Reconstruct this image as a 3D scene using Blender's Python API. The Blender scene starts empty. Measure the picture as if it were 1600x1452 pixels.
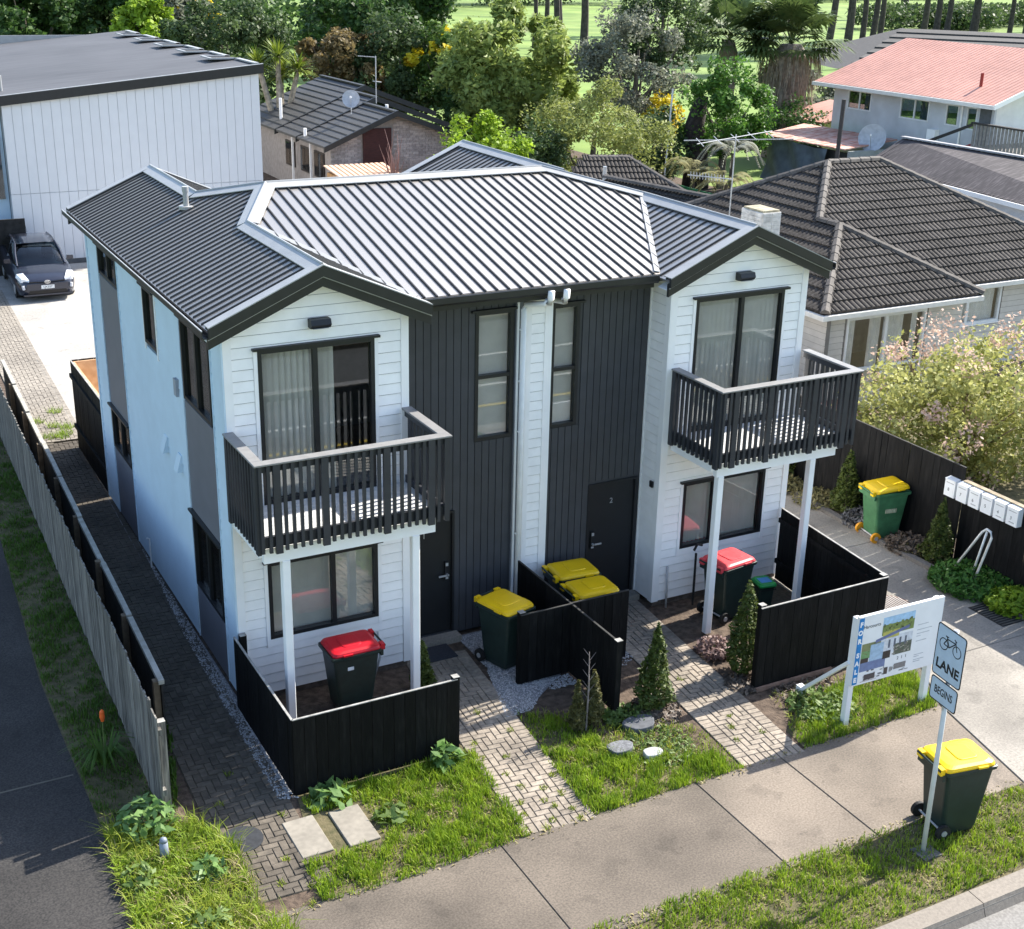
import bpy, math, random
import numpy as np
from mathutils import Vector, Matrix
random.seed(7); RNG = np.random.default_rng(7)
sc = bpy.context.scene
COL = sc.collection
R_ = math.radians

# ---------------------------------------------------------------- camera
cam_d = bpy.data.cameras.new('camera'); cam = bpy.data.objects.new('camera', cam_d); COL.objects.link(cam)
cam_d.sensor_fit = 'HORIZONTAL'; cam_d.sensor_width = 36.0; cam_d.lens = 2074.46 / 1600 * 36
cam_d.clip_start = 0.1; cam_d.clip_end = 2000
yaw, pit, rol = 0.50005, 0.36783, 0.02345
fw = Vector((math.sin(yaw) * math.cos(pit), math.cos(yaw) * math.cos(pit), -math.sin(pit)))
rt = Vector((math.cos(yaw), -math.sin(yaw), 0)); up = rt.cross(fw)
r2 = rt * math.cos(rol) + up * math.sin(rol); u2 = up * math.cos(rol) - rt * math.sin(rol)
cam.matrix_world = Matrix(((r2.x, u2.x, -fw.x, -4.5896), (r2.y, u2.y, -fw.y, -16.2566), (r2.z, u2.z, -fw.z, 10.1176), (0, 0, 0, 1)))
sc.camera = cam
# ---------------------------------------------------------------- sky, sun, exposure
SUN = Vector((1.13, 0.18, 1.0)).normalized()
world = bpy.data.worlds.new('World'); sc.world = world; world.use_nodes = True
wn = world.node_tree.nodes; wl = world.node_tree.links; wn.clear()
sky = wn.new('ShaderNodeTexSky'); sky.sky_type = 'NISHITA'; sky.sun_disc = False
sky.sun_elevation = math.asin(SUN.z); sky.sun_rotation = math.atan2(SUN.x, SUN.y)
sky.air_density = 1.0; sky.dust_density = 1.2; sky.ozone_density = 1.0
bg = wn.new('ShaderNodeBackground'); bg.inputs[1].default_value = 0.15
wo = wn.new('ShaderNodeOutputWorld'); wl.new(sky.outputs[0], bg.inputs[0]); wl.new(bg.outputs[0], wo.inputs[0])
sun_d = bpy.data.lights.new('sun', 'SUN'); sun_d.energy = 5.0; sun_d.angle = R_(0.53); sun_d.color = (1.0, 0.95, 0.86)
sun = bpy.data.objects.new('sun', sun_d); COL.objects.link(sun)
sun.rotation_euler = SUN.to_track_quat('Z', 'Y').to_euler(); sun.location = (20, 5, 30)
vs = sc.view_settings; vs.view_transform = 'Standard'; vs.look = 'None'; vs.gamma = 1; vs.exposure = 1.2
try: vs.use_curve_mapping = False
except Exception: pass
sc.cycles.max_bounces = 8; sc.cycles.transparent_max_bounces = 12
sc.cycles.use_denoising = True

# ---------------------------------------------------------------- materials
_M = {}
def M(name, c, rough=0.7, var=0.12, scale=6.0, bump=0.0, bscale=40.0, metal=0.0, spec=0.4, rnd=0.0, c2=None, big=0.0, bigs=0.5, coat=0.0, stretch=None, thr=(0.35, 0.65), spots=0.0):
    """procedural material in world position: fine noise colour variation, optional second colour, large stains, bump, per-object variation"""
    if name in _M: return _M[name]
    m = bpy.data.materials.new(name); m.use_nodes = True; nt = m.node_tree; n = nt.nodes; l = nt.links
    b = n['Principled BSDF']; b.inputs['Roughness'].default_value = rough; b.inputs['Metallic'].default_value = metal
    b.inputs['Specular IOR Level'].default_value = spec
    if coat: b.inputs['Coat Weight'].default_value = coat; b.inputs['Coat Roughness'].default_value = 0.08
    geo = n.new('ShaderNodeNewGeometry'); src = geo.outputs['Position']
    if stretch:
        mp = n.new('ShaderNodeMapping'); mp.inputs['Scale'].default_value = stretch; l.new(src, mp.inputs[0]); src = mp.outputs[0]
    nz = n.new('ShaderNodeTexNoise'); nz.inputs['Scale'].default_value = scale; nz.inputs['Detail'].default_value = 6; l.new(src, nz.inputs['Vector'])
    rp = n.new('ShaderNodeValToRGB'); l.new(nz.outputs[0], rp.inputs[0])
    ca = [x * (1 - var) for x in c]; cb = list(c2) if c2 else [min(1, x * (1 + var)) for x in c]
    if c2: ca = list(c)
    rp.color_ramp.elements[0].position, rp.color_ramp.elements[1].position = thr
    rp.color_ramp.elements[0].color = (*ca, 1); rp.color_ramp.elements[1].color = (*cb, 1)
    out = rp.outputs[0]
    if big:
        n2 = n.new('ShaderNodeTexNoise'); n2.inputs['Scale'].default_value = bigs; n2.inputs['Detail'].default_value = 4; l.new(geo.outputs['Position'], n2.inputs['Vector'])
        mr = n.new('ShaderNodeMapRange'); mr.inputs[1].default_value = 0.35; mr.inputs[2].default_value = 0.7; mr.inputs[3].default_value = 1 + big * 0.5; mr.inputs[4].default_value = 1 - big
        l.new(n2.outputs[0], mr.inputs[0])
        mx = n.new('ShaderNodeVectorMath'); mx.operation = 'SCALE'; l.new(out, mx.inputs[0]); l.new(mr.outputs[0], mx.inputs['Scale']); out = mx.outputs[0]
    if spots:   # gum spots, oil and damp stains
        for sc_, th_, k_ in ((2.3, .60, .6), (11.0, .665, 1.0)):
            n4 = n.new('ShaderNodeTexNoise'); n4.inputs['Scale'].default_value = sc_; n4.inputs['Detail'].default_value = 3; l.new(geo.outputs['Position'], n4.inputs['Vector'])
            m4 = n.new('ShaderNodeMapRange'); m4.inputs[1].default_value = th_; m4.inputs[2].default_value = th_ + .05; m4.inputs[3].default_value = 1; m4.inputs[4].default_value = 1 - spots * k_; l.new(n4.outputs[0], m4.inputs[0])
            mx = n.new('ShaderNodeVectorMath'); mx.operation = 'SCALE'; l.new(out, mx.inputs[0]); l.new(m4.outputs[0], mx.inputs['Scale']); out = mx.outputs[0]
    if rnd:
        oi = n.new('ShaderNodeObjectInfo'); mr = n.new('ShaderNodeMapRange'); mr.inputs[3].default_value = 1 - rnd; mr.inputs[4].default_value = 1 + rnd
        l.new(oi.outputs['Random'], mr.inputs[0])
        mx = n.new('ShaderNodeVectorMath'); mx.operation = 'SCALE'; l.new(out, mx.inputs[0]); l.new(mr.outputs[0], mx.inputs['Scale']); out = mx.outputs[0]
    l.new(out, b.inputs['Base Color'])
    if bump:
        n3 = n.new('ShaderNodeTexNoise'); n3.inputs['Scale'].default_value = bscale; n3.inputs['Detail'].default_value = 5; l.new(src, n3.inputs['Vector'])
        bp = n.new('ShaderNodeBump'); bp.inputs['Strength'].default_value = bump; bp.inputs['Distance'].default_value = 0.02; l.new(n3.outputs[0], bp.inputs['Height']); l.new(bp.outputs[0], b.inputs['Normal'])
    _M[name] = m
    return m
def LEAF(name, c1, c2, scale=1.5, trans=0.35, rough=0.55):
    if name in _M: return _M[name]
    m = bpy.data.materials.new(name); m.use_nodes = True; nt = m.node_tree; n = nt.nodes; l = nt.links
    b = n['Principled BSDF']; b.inputs['Roughness'].default_value = rough; b.inputs['Specular IOR Level'].default_value = 0.3
    geo = n.new('ShaderNodeNewGeometry'); nz = n.new('ShaderNodeTexNoise'); nz.inputs['Scale'].default_value = scale; nz.inputs['Detail'].default_value = 8; nz.inputs['Roughness'].default_value = 0.75
    l.new(geo.outputs['Position'], nz.inputs['Vector'])
    rp = n.new('ShaderNodeValToRGB'); l.new(nz.outputs[0], rp.inputs[0]); rp.color_ramp.elements[0].position = 0.34; rp.color_ramp.elements[1].position = 0.68
    rp.color_ramp.elements[0].color = (*c1, 1); rp.color_ramp.elements[1].color = (*c2, 1); l.new(rp.outputs[0], b.inputs['Base Color'])
    tr = n.new('ShaderNodeBsdfTranslucent'); l.new(rp.outputs[0], tr.inputs[0])
    ms = n.new('ShaderNodeMixShader'); ms.inputs[0].default_value = trans; l.new(b.outputs[0], ms.inputs[1]); l.new(tr.outputs[0], ms.inputs[2])
    l.new(ms.outputs[0], n['Material Output'].inputs[0]); _M[name] = m
    return m
def GLASS(name, tint=(0.93, 0.93, 0.91), ior=1.9, rough=0.02):
    if name in _M: return _M[name]
    m = bpy.data.materials.new(name); m.use_nodes = True; nt = m.node_tree; n = nt.nodes; l = nt.links
    n.remove(n['Principled BSDF'])
    t = n.new('ShaderNodeBsdfTransparent'); t.inputs[0].default_value = (*tint, 1)
    g = n.new('ShaderNodeBsdfGlossy'); g.inputs['Roughness'].default_value = rough
    lw = n.new('ShaderNodeLayerWeight'); pw_ = n.new('ShaderNodeMath'); pw_.operation = 'POWER'; pw_.inputs[1].default_value = 4.0; l.new(lw.outputs['Facing'], pw_.inputs[0])
    f0 = ((ior - 1) / (ior + 1)) ** 2; f = n.new('ShaderNodeMapRange'); f.inputs[3].default_value = f0; f.inputs[4].default_value = 1.0; l.new(pw_.outputs[0], f.inputs[0])   # Schlick, same from both sides
    ms = n.new('ShaderNodeMixShader'); l.new(f.outputs[0], ms.inputs[0]); l.new(t.outputs[0], ms.inputs[1]); l.new(g.outputs[0], ms.inputs[2])
    l.new(ms.outputs[0], n['Material Output'].inputs[0]); _M[name] = m
    return m
WHITE = M('white_paint', (.88, .87, .855), .5, .03, 3, big=.05)
LAPSHADE = M('lap_shadow_grey', (.22, .24, .27), .8)  # dark core showing in the board gaps, painting the contact shadow under each lap
WBOARD = M('white_weatherboard', (.90, .885, .865), .5, .04, 4, rnd=.015, big=.04)
BLUE = M('sky_tinted_blue_board', (.55, .68, .78), .5, .03, 3, big=.05)  # pale blue paint, with skylight on the left wall partly put into the colour
CLAD = M('charcoal_cladding', (.048, .050, .056), .55, .08, 5, rnd=.07)
DARKM = M('black_joinery', (.014, .015, .017), .4, .1, 8)
CHAR = M('charcoal_trim', (.022, .022, .022), .42, .12, 6)
BAL = M('charcoal_balustrade', (.034, .036, .042), .5, .1, 6, rnd=.08)
RAILTOP = M('grey_handrail', (.22, .215, .21), .5, .08, 9)
GPANEL = M('grey_panel', (.15, .15, .17), .5, .04, 3)
ROOF = M('charcoal_roof_sheet', (.07, .068, .066), .44, .06, 3, big=.05, bigs=.8, spec=.5)
ROOF.node_tree.nodes['Principled BSDF'].inputs['IOR'].default_value = 6.0
ROOF.node_tree.nodes['Principled BSDF'].inputs['Specular Tint'].default_value = (1.0, .93, .84, 1)
RIBM = M('shade_dark_roof_rib', (.04, .039, .037), .5, .08, 3, spec=.3)  # darker and duller than the sheets, to paint in the ribs' shaded sides
CAP = M('roof_flashing', (.33, .33, .325), .42, .06, 5, spec=.7, big=.08)
BLACKF = M('black_stained_board', (.005, .0052, .0055), .7, .45, 7, rnd=.35, bump=.25, bscale=18, stretch=(3, 3, .5), c2=(.016, .0155, .015), thr=(.5, .85), spec=.15)
WOODT = M('weathered_timber_top', (.3, .29, .27), .8, .25, 9, bump=.2)
PALING = M('grey_weathered_paling', (.085, .08, .075), .85, .4, 9, rnd=.35, bump=.6, bscale=14, stretch=(4, 4, .3), c2=(.25, .235, .205))
RAILW = M('weathered_rail', (.3, .29, .25), .85, .3, 7, bump=.3, c2=(.42, .41, .37))
PAVER = M('concrete_paver', (.275, .232, .185), .85, .2, 14, rnd=.10, bump=.3, bscale=90, big=.32, bigs=1.3)
PAVER2 = M('shade_dark_mossy_paver', (.105, .088, .068), .88, .2, 9, rnd=.2, bump=.3, bscale=80, big=.35, bigs=.9)  # moss, plus the shade of the side passage put into the colour
SANDJ = M('joint_sand', (.1, .088, .065), .95, .25, 20)
CONC = M('footpath_concrete', (.190, .156, .122), .85, .22, 38, bump=.3, bscale=120, big=.30, bigs=.8, rnd=.05, spots=.28)
CONC2 = M('driveway_concrete', (.27, .245, .21), .85, .15, 30, bump=.25, bscale=110, big=.42, bigs=.55, spots=.28)
CONC3 = M('yard_concrete', (.38, .355, .32), .85, .12, 20, bump=.2, bscale=80, big=.22, bigs=.6, spots=.28)
OLDC = M('stained_old_concrete', (.16, .15, .14), .88, .14, 24, bump=.2, bscale=120, big=.45, bigs=.8)
ASPH = M('asphalt', (.065, .068, .068), .9, .25, 60, bump=.3, bscale=200, big=.12)
SOIL = M('brown_soil', (.055, .038, .027), .95, .45, 9, bump=.9, bscale=25, c2=(.125, .09, .065))
LAWN = M('lawn_earth', (.065, .062, .026), .95, .35, 7, bump=.7, bscale=30, c2=(.14, .115, .06))
STONEG = M('gravel_bed', (.22, .22, .23), .9, .35, 60, bump=.9, bscale=70)
GOLF = M('fairway_grass', (.105, .18, .028), .9, .2, .15, bump=.25, bscale=4, c2=(.20, .28, .06), big=.3, bigs=.05)
GLS = GLASS('window_glass'); GLSD = GLASS('dark_window_glass', (.45, .5, .52), 1.7)
BLINDM = M('grey_blind', (.74, .74, .71), .8, .05, 6)
CURT = M('sheer_curtain', (.82, .84, .88), .8, .08, 6)
GALV = M('galvanised_steel', (.5, .51, .52), .4, .08, 12, metal=.5)
RUBBER = M('black_rubber', (.012, .012, .012), .7, .2, 10)

# ---------------------------------------------------------------- mesh helpers
class MB:
    def __init__(s): s.v = []; s.f = []
    def add(s, v, f):
        o = len(s.v); s.v += [tuple(p) for p in v]; s.f += [tuple(i + o for i in q) for q in f]; return s
    def hexa(s, p):  # 0-3 bottom ring, 4-7 top ring
        q = [Vector(v) for v in p]
        if (q[1] - q[0]).cross(q[3] - q[0]).dot(q[4] + q[5] + q[6] + q[7] - q[0] - q[1] - q[2] - q[3]) < 0: p = [p[i] for i in (3, 2, 1, 0, 7, 6, 5, 4)]
        return s.add(p, [(3, 2, 1, 0), (4, 5, 6, 7), (0, 1, 5, 4), (1, 2, 6, 5), (2, 3, 7, 6), (3, 0, 4, 7)])
    def box(s, x0, y0, z0, x1, y1, z1):
        return s.hexa([(x0, y0, z0), (x1, y0, z0), (x1, y1, z0), (x0, y1, z0), (x0, y0, z1), (x1, y0, z1), (x1, y1, z1), (x0, y1, z1)])
    def mbox(s, fn, u0, u1, d0, d1, z0, z1):
        return s.hexa([fn(u0, d0, z0), fn(u1, d0, z0), fn(u1, d1, z0), fn(u0, d1, z0), fn(u0, d0, z1), fn(u1, d0, z1), fn(u1, d1, z1), fn(u0, d1, z1)])
    def prism(s, poly, vec):
        n = len(poly); v = [tuple(p) for p in poly] + [tuple(Vector(p) + Vector(vec)) for p in poly]
        return s.add(v, [tuple(range(n))[::-1], tuple(range(n, 2 * n))] + [(i, (i + 1) % n, (i + 1) % n + n, i + n) for i in range(n)])
    def bar(s, a, b, w, h, upv=(0, 0, 1)):
        a = Vector(a); b = Vector(b); d = (b - a).normalized(); sd = d.cross(Vector(upv))
        if sd.length < 1e-4: sd = d.cross(Vector((0, 1, 0)))
        sd = sd.normalized() * w / 2; uu = sd.cross(d).normalized() * h / 2
        return s.hexa([a - sd - uu, a + sd - uu, b + sd - uu, b - sd - uu, a - sd + uu, a + sd + uu, b + sd + uu, b - sd + uu])
    def tube(s, pts, r, n=8, cap=True):
        pts = [Vector(p) for p in pts]; rs = r if isinstance(r, (list, tuple)) else [r] * len(pts); v = []
        for i, p in enumerate(pts):
            d = (pts[min(i + 1, len(pts) - 1)] - pts[max(i - 1, 0)]).normalized()
            a = d.cross(Vector((0, 0, 1)) if abs(d.z) < .9 else Vector((1, 0, 0))).normalized(); b = d.cross(a)
            v += [p + (a * math.cos(2 * math.pi * k / n) + b * math.sin(2 * math.pi * k / n)) * rs[i] for k in range(n)]
        f = [(i * n + k, i * n + (k + 1) % n, (i + 1) * n + (k + 1) % n, (i + 1) * n + k) for i in range(len(pts) - 1) for k in range(n)]
        if cap: f += [tuple(range(n))[::-1], tuple(range((len(pts) - 1) * n, len(pts) * n))]
        return s.add(v, f)
    def loft(s, rings, cap=True):
        n = len(rings[0]); v = [p for r in rings for p in r]
        f = [(i * n + k, i * n + (k + 1) % n, (i + 1) * n + (k + 1) % n, (i + 1) * n + k) for i in range(len(rings) - 1) for k in range(n)]
        if cap: f += [tuple(range(n))[::-1], tuple(range((len(rings) - 1) * n, len(rings) * n))]
        return s.add(v, f)
    def disc(s, c, r, h, n=20, axis='z'):
        c = Vector(c); ax = {'z': (0, 0, 1), 'x': (1, 0, 0), 'y': (0, 1, 0)}[axis]
        return s.tube([c, c + Vector(ax) * h], r, n)
    def mesh(s, name):
        me = bpy.data.meshes.new(name); me.from_pydata(s.v, [], s.f); me.update(); return me
    def build(s, name, mat, parent=None, smooth=False, kind=None, **k):
        return OBJ(name, s.mesh(name), mat, parent, smooth, kind, **k)
def OBJ(name, me, mat, parent=None, smooth=False, kind=None, label=None, cat=None, group=None, mw=None):
    if mat is not None and not me.materials: me.materials.append(mat)
    if smooth: me.polygons.foreach_set('use_smooth', [True] * len(me.polygons))
    o = bpy.data.objects.new(name, me); COL.objects.link(o)
    if parent: o.parent = parent
    if mw is not None: o.matrix_local = mw
    tag(o, label, cat, group, kind); return o
def tag(o, label=None, cat=None, group=None, kind=None):
    if label: o['label'] = label
    if cat: o['category'] = cat
    if group: o['group'] = group
    if kind: o['kind'] = kind
    return o
def THING(name, label, cat, loc=(0, 0, 0), rz=0, group=None):
    o = bpy.data.objects.new(name, None); COL.objects.link(o); o.location = loc; o.rotation_euler = (0, 0, rz); o.empty_display_size = .2
    return tag(o, label, cat, group)
def BOX(name, mat, parent, *a, **k): return MB().box(*a).build(name, mat, parent, **k)
def bevel(o, w=.01, seg=2):
    b = o.modifiers.new('bevel', 'BEVEL'); b.width = w; b.segments = seg; b.limit_method = 'ANGLE'; return o
def copy_tree(o, parent=None):
    c = o.copy(); COL.objects.link(c)
    if parent: c.parent = parent
    for ch in list(o.children): copy_tree(ch, c)
    return c
def TEXT(name, s, size, mat, parent, mw, extr=.002, sx=1.0, bold=0.0):
    cu = bpy.data.curves.new('txt', 'FONT'); cu.body = s; cu.size = size; cu.align_x = 'CENTER'; cu.align_y = 'CENTER'; cu.extrude = extr; cu.resolution_u = 3; cu.offset = bold
    t = bpy.data.objects.new('txt', cu); COL.objects.link(t); bpy.context.view_layer.update()
    me = bpy.data.meshes.new_from_object(t.evaluated_get(bpy.context.evaluated_depsgraph_get())); bpy.data.objects.remove(t); bpy.data.curves.remove(cu)
    if sx != 1: me.transform(Matrix.Scale(sx, 4, (1, 0, 0)))
    me.materials.clear(); return OBJ(name, me, mat, parent, mw=mw)
def FR(loc, x, z=(0, 0, 1)):  # frame whose local X = reading direction, local Y = up, local Z = facing
    x = Vector(x).normalized(); y = Vector(z).normalized(); n = x.cross(y)
    return Matrix(((x.x, y.x, n.x, loc[0]), (x.y, y.y, n.y, loc[1]), (x.z, y.z, n.z, loc[2]), (0, 0, 0, 1)))
def fast_mesh(name, V, F4):
    me = bpy.data.meshes.new(name); n = len(F4); k = F4.shape[1]
    me.vertices.add(len(V)); me.vertices.foreach_set('co', V.astype(np.float32).ravel())
    me.loops.add(n * k); me.loops.foreach_set('vertex_index', F4.astype(np.int32).ravel())
    me.polygons.add(n); me.polygons.foreach_set('loop_start', np.arange(0, n * k, k, dtype=np.int32)); me.polygons.foreach_set('loop_total', np.full(n, k, dtype=np.int32))
    me.update(calc_edges=True); return me
def leaf_mesh(name, P, size, aspect=1.6, upb=.35, jitter=.4, nrm=None):
    """leaf-shaped quads at points P with random orientation, biased outward / upward"""
    n = len(P); a = RNG.normal(size=(n, 3)); a[:, 2] *= .7
    a /= np.linalg.norm(a, axis=1)[:, None]
    nn = RNG.normal(size=(n, 3)); nn[:, 2] += upb * 2
    if nrm is not None: nn += nrm * 1.2
    b = np.cross(nn, a); b /= np.linalg.norm(b, axis=1)[:, None] + 1e-9
    s = size * (1 + jitter * RNG.uniform(-1, 1, (n, 1)))
    L = a * s * aspect / 2; Wd = b * s / 2
    V = np.stack([P - L, P + Wd, P + L, P - Wd], 1).reshape(-1, 3)
    return fast_mesh(name, V, np.arange(4 * n).reshape(n, 4))
def ico_pts(n):
    d = RNG.normal(size=(n, 3)); return d / np.linalg.norm(d, axis=1)[:, None]

# ================================================================ SETTING
STRUCT = dict(kind='structure')
def sheet(name, mat, x0, y0, x1, y1, z, **k):
    me = bpy.data.meshes.new(name); me.from_pydata([(x0, y0, z), (x1, y0, z), (x1, y1, z), (x0, y1, z)], [], [(0, 1, 2, 3)]); return OBJ(name, me, mat, kind='structure', **k)
def poly_sheet(name, mat, pts, z, **k):
    me = bpy.data.meshes.new(name); me.from_pydata([(x, y, z) for x, y in pts], [], [tuple(range(len(pts)))]); return OBJ(name, me, mat, kind='structure', **k)
sheet('ground', GOLF, -420, -7.62, 700, 900, -.03)
sheet('yard_earth', SOIL, -2.55, -7.5, 14, 15, -.016)
sheet('neighbour_earth', LAWN, 12.95, -7.5, 36, 16, -.02)
sheet('rear_earth', SOIL, -30, 15, 34, 56, -.022)
# road, far verge (also mirrored in the windows)
sheet('road', ASPH, -120, -16.8, 200, -7.98, -.16)
sheet('far_verge', GOLF, -120, -80, 200, -17.1, .0)
for i, (y, w, m_) in enumerate(((-8.25, .28, 0), (-11.2, .11, 1), (-13.6, .11, 1), (-9.7, .12, 2))):
    sheet('road_marking' if i else 'gutter_channel', M('gutter_concrete', (.2, .19, .175), .9, .2, 30, big=.2) if i == 0 else (M('road_paint', (.62, .62, .6), .8, .15, 12) if m_ == 1 else M('yellow_road_paint', (.55, .4, .05), .8, .15, 12)), -60, y - w, 80, y + (.27 if i == 0 else 0), -.155 + .003 * i)
kb = MB()
sheet('far_kerb', CONC, -120, -17.1, 200, -16.8, -.02)
# kerb stones
kerb = BOX('kerb', M('kerb_core', (.2, .19, .17), .9), None, -60, -7.95, -.3, 80, -7.72, -.045, **STRUCT)
km = MB().add([(0, -7.99, -.155), (3.0 - .012, -7.99, -.155), (3.0 - .012, -7.70, -.2), (0, -7.70, -.2), (0, -7.93, .0), (3 - .012, -7.93, .0), (3 - .012, -7.70, .012), (0, -7.70, .012)], [(3, 2, 1, 0), (4, 5, 6, 7), (0, 1, 5, 4), (1, 2, 6, 5), (2, 3, 7, 6), (3, 0, 4, 7)]).mesh('kerb_stone')
KERBM = M('kerb_concrete', (.23, .20, .165), .85, .12, 25, bump=.2, bscale=90, big=.15)
for i in range(-3, 7): OBJ('kerb_stone', km, KERBM, kerb, mw=Matrix.Translation((i * 3.0 + .3, 0, 0)))
# footpath slabs with joints
fp = sheet('footpath', SANDJ, -30, -6.42, 40, -4.46, -.012)
def slab(parent, name, mat, pts, z0=-.05, z1=0.0, **k):
    o = MB().prism([(x, y, z0) for x, y in pts], (0, 0, z1 - z0)).build(name, mat, parent, **k); bevel(o, .008, 1); return o
xs = [-30, -1.15, 1.8, 4.70, 6.09]
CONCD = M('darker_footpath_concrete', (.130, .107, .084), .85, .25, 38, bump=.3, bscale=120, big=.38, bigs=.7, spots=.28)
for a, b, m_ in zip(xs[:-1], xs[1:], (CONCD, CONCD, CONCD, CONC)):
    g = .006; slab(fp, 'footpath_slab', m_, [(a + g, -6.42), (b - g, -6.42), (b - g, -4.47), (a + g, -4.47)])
slab(fp, 'footpath_slab', CONC, [(6.096, -6.42), (8.62, -6.42), (9.06, -4.47), (6.096, -4.47)])
# drive crossing and shared driveway to the right
dv = sheet('driveway', SANDJ, 8.6, -7.7, 13, 16, -.013)
for pts in ([(8.64, -6.42), (8.3, -7.69), (13.8, -7.69), (12.9, -6.42)], [(8.64, -6.41), (12.9, -6.41), (12.35, -3.47), (9.65, -3.47), (9.08, -4.47)],
            [(9.66, -3.46), (12.35, -3.46), (12.28, .4), (9.5, .4), (9.42, -2.95)], [(9.62, .412), (12.25, .412), (12.4, 4.2), (9.75, 4.2)], [(9.75, 4.212), (12.4, 4.212), (12.4, 8.2), (9.75, 8.2)], [(9.75, 8.212), (12.4, 8.212), (12.4, 15.5), (9.75, 15.5)]):
    slab(dv, 'driveway_slab', CONC2, pts, -.06, .004)
MB().prism([(12.30, -3.6, -.05), (12.42, -3.6, -.05), (12.38, .3, -.05), (12.5, 4.4, -.05), (12.38, 4.4, -.05), (12.24, .3, -.05)], (0, 0, .13)).build('driveway_edging', OLDC, dv)
# rear yard slab and neighbour asphalt drive on the left
ry = sheet('rear_yard', SANDJ, -.4, 9.2, 9.8, 31, -.010)
for y0, y1 in ((9.25, 12.3), (12.31, 18.0), (18.01, 23.9), (23.91, 29.7)):
    slab(ry, 'yard_slab', CONC3, [(.12 + (y0 - 12) * .035, y0), (9.7, y0), (9.7, y1), (.12 + (y1 - 12) * .035, y1)], -.05, .0)
BOX('parking_line', M('white_road_paint', (.75, .75, .74), .8, .1, 9), ry, 2.75, 24.6, .001, 2.85, 29.4, .005)
poly_sheet('neighbour_drive', M('stained_asphalt', (.02, .019, .0185), .88, .25, 40, bump=.25, bscale=150, big=.35, bigs=.7, spots=.3, c2=(.055, .05, .046)), [(-12, -7.6), (-2.75, -7.6), (-2.55, -4.4), (-2.42, -2), (-2.45, 0), (-2.46, 2), (-2.2, 7.5), (-2.0, 30), (-12, 30)], -.006)
BOX('drive_crack', M('drive_joint', (.11, .10, .08), .95), None, -6, -.72, -.0058, -2.5, -.69, -.003, **STRUCT)
poly_sheet('lawn_strip', LAWN, [(-2.45, -1.9), (-2.46, 2), (-2.2, 7.5), (-2.0, 30), (-1.2, 30), (-1.3, 10), (-1.68, -2.2), (-1.2, -7.5), (-2.75, -7.5), (-2.55, -4.4)], -.010)
poly_sheet('front_lawn', LAWN, [(-.45, -4.46), (2.14, -4.46), (2.38, -2.3), (-.05, -2.4)], -.009)
poly_sheet('middle_lawn', LAWN, [(3.18, -4.46), (5.48, -4.46), (5.2, -3.9), (4.3, -3.4), (4.0, -2.6), (3.4, -2.0)], -.009)
poly_sheet('sign_lawn', LAWN, [(6.55, -4.46), (9.02, -4.46), (9.5, -3.3), (8.6, -3.3), (7.4, -3.7), (6.6, -4.0)], -.009)
poly_sheet('verge', LAWN, [(-20, -7.69), (8.3, -7.69), (8.62, -6.44), (-20, -6.44)], -.009)

# ---------------------------------------------------------------- brick paths
def herringbone(w, L, a=.1, edge=True):
    """rectangles (x,y,w,h) of a 90-degree herringbone filling w x L with header courses at the sides and one at the front"""
    out = []; e = .2 if edge else 0; nx = int(round((w - 2 * e) / a)); y0 = .2 if edge else 0; ny = int((L - y0) / a)
    for i in range(nx):
        for j in range(ny):
            k = (i - j) % 4; x = e + i * a; y = y0 + j * a
            if k == 0: out.append((x, y, 2 * a if i + 1 < nx else a, a))
            elif k == 1 and i == 0: out.append((x, y, a, a))
            elif k == 3: out.append((x, y, a, 2 * a if j + 1 < ny else a))
            elif k == 2 and j == 0: out.append((x, y, a, a))
    if edge:
        for j in range(ny): out += [(0, y0 + j * a, e, a), (e + nx * a, y0 + j * a, e, a)]
        for i in range(int(round((2 * e + nx * a) / a))): out.append((i * a, 0, a, .2))
    return out
_pm = {}
def paver_mesh(w, h, tone):
    k = (round(w, 3), round(h, 3), tone)
    if k not in _pm:
        g = .005; b = .006; x0, y0, x1, y1 = g, g, w - g, h - g
        _pm[k] = MB().loft([[(x0, y0, -.04), (x1, y0, -.04), (x1, y1, -.04), (x0, y1, -.04)], [(x0, y0, -b), (x1, y0, -b), (x1, y1, -b), (x0, y1, -b)], [(x0 + b, y0 + b, 0), (x1 - b, y0 + b, 0), (x1 - b, y1 - b, 0), (x0 + b, y1 - b, 0)]]).mesh('paver')
    return _pm[k]
def brick_path(name, loc, rz, w, L, mat, lim=300, key=None, edge=True, skip=None):
    root = MB().box(0, 0, -.03, w, L, -.014).build(name, SANDJ, kind='structure'); root.location = loc; root.rotation_euler = (0, 0, rz)
    rects = herringbone(w, L, edge=edge)
    if skip: rects = [r for r in rects if not skip(*r)]
    rects.sort(key=key or (lambda r: r[1]))
    for (x, y, bw, bh) in rects[:lim]:
        m_ = paver_mesh(bw, bh, mat.name); t = Matrix.Translation((x, y, random.gauss(0, .0022))) @ Matrix.Rotation(random.gauss(0, .006), 4, 'Z') @ Matrix.Rotation(random.gauss(0, .008), 4, 'X')
        OBJ('paver', m_, mat, root, mw=t)
    if rects[lim:]:
        mb = MB()
        for (x, y, bw, bh) in rects[lim:]:
            g = .006; z = random.gauss(0, .002); mb.box(x + g, y + g, -.04, x + bw - g, y + bh - g, z)
        mb.build('pavers_beyond', mat, root, kind='stuff')
    return root
brick_path('brick_path', (2.15, -4.46, .006), -.09, 1.0, 4.65, PAVER)
brick_path('brick_path', (5.49, -4.46, .006), -.09, 1.0, 4.95, PAVER)
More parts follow.
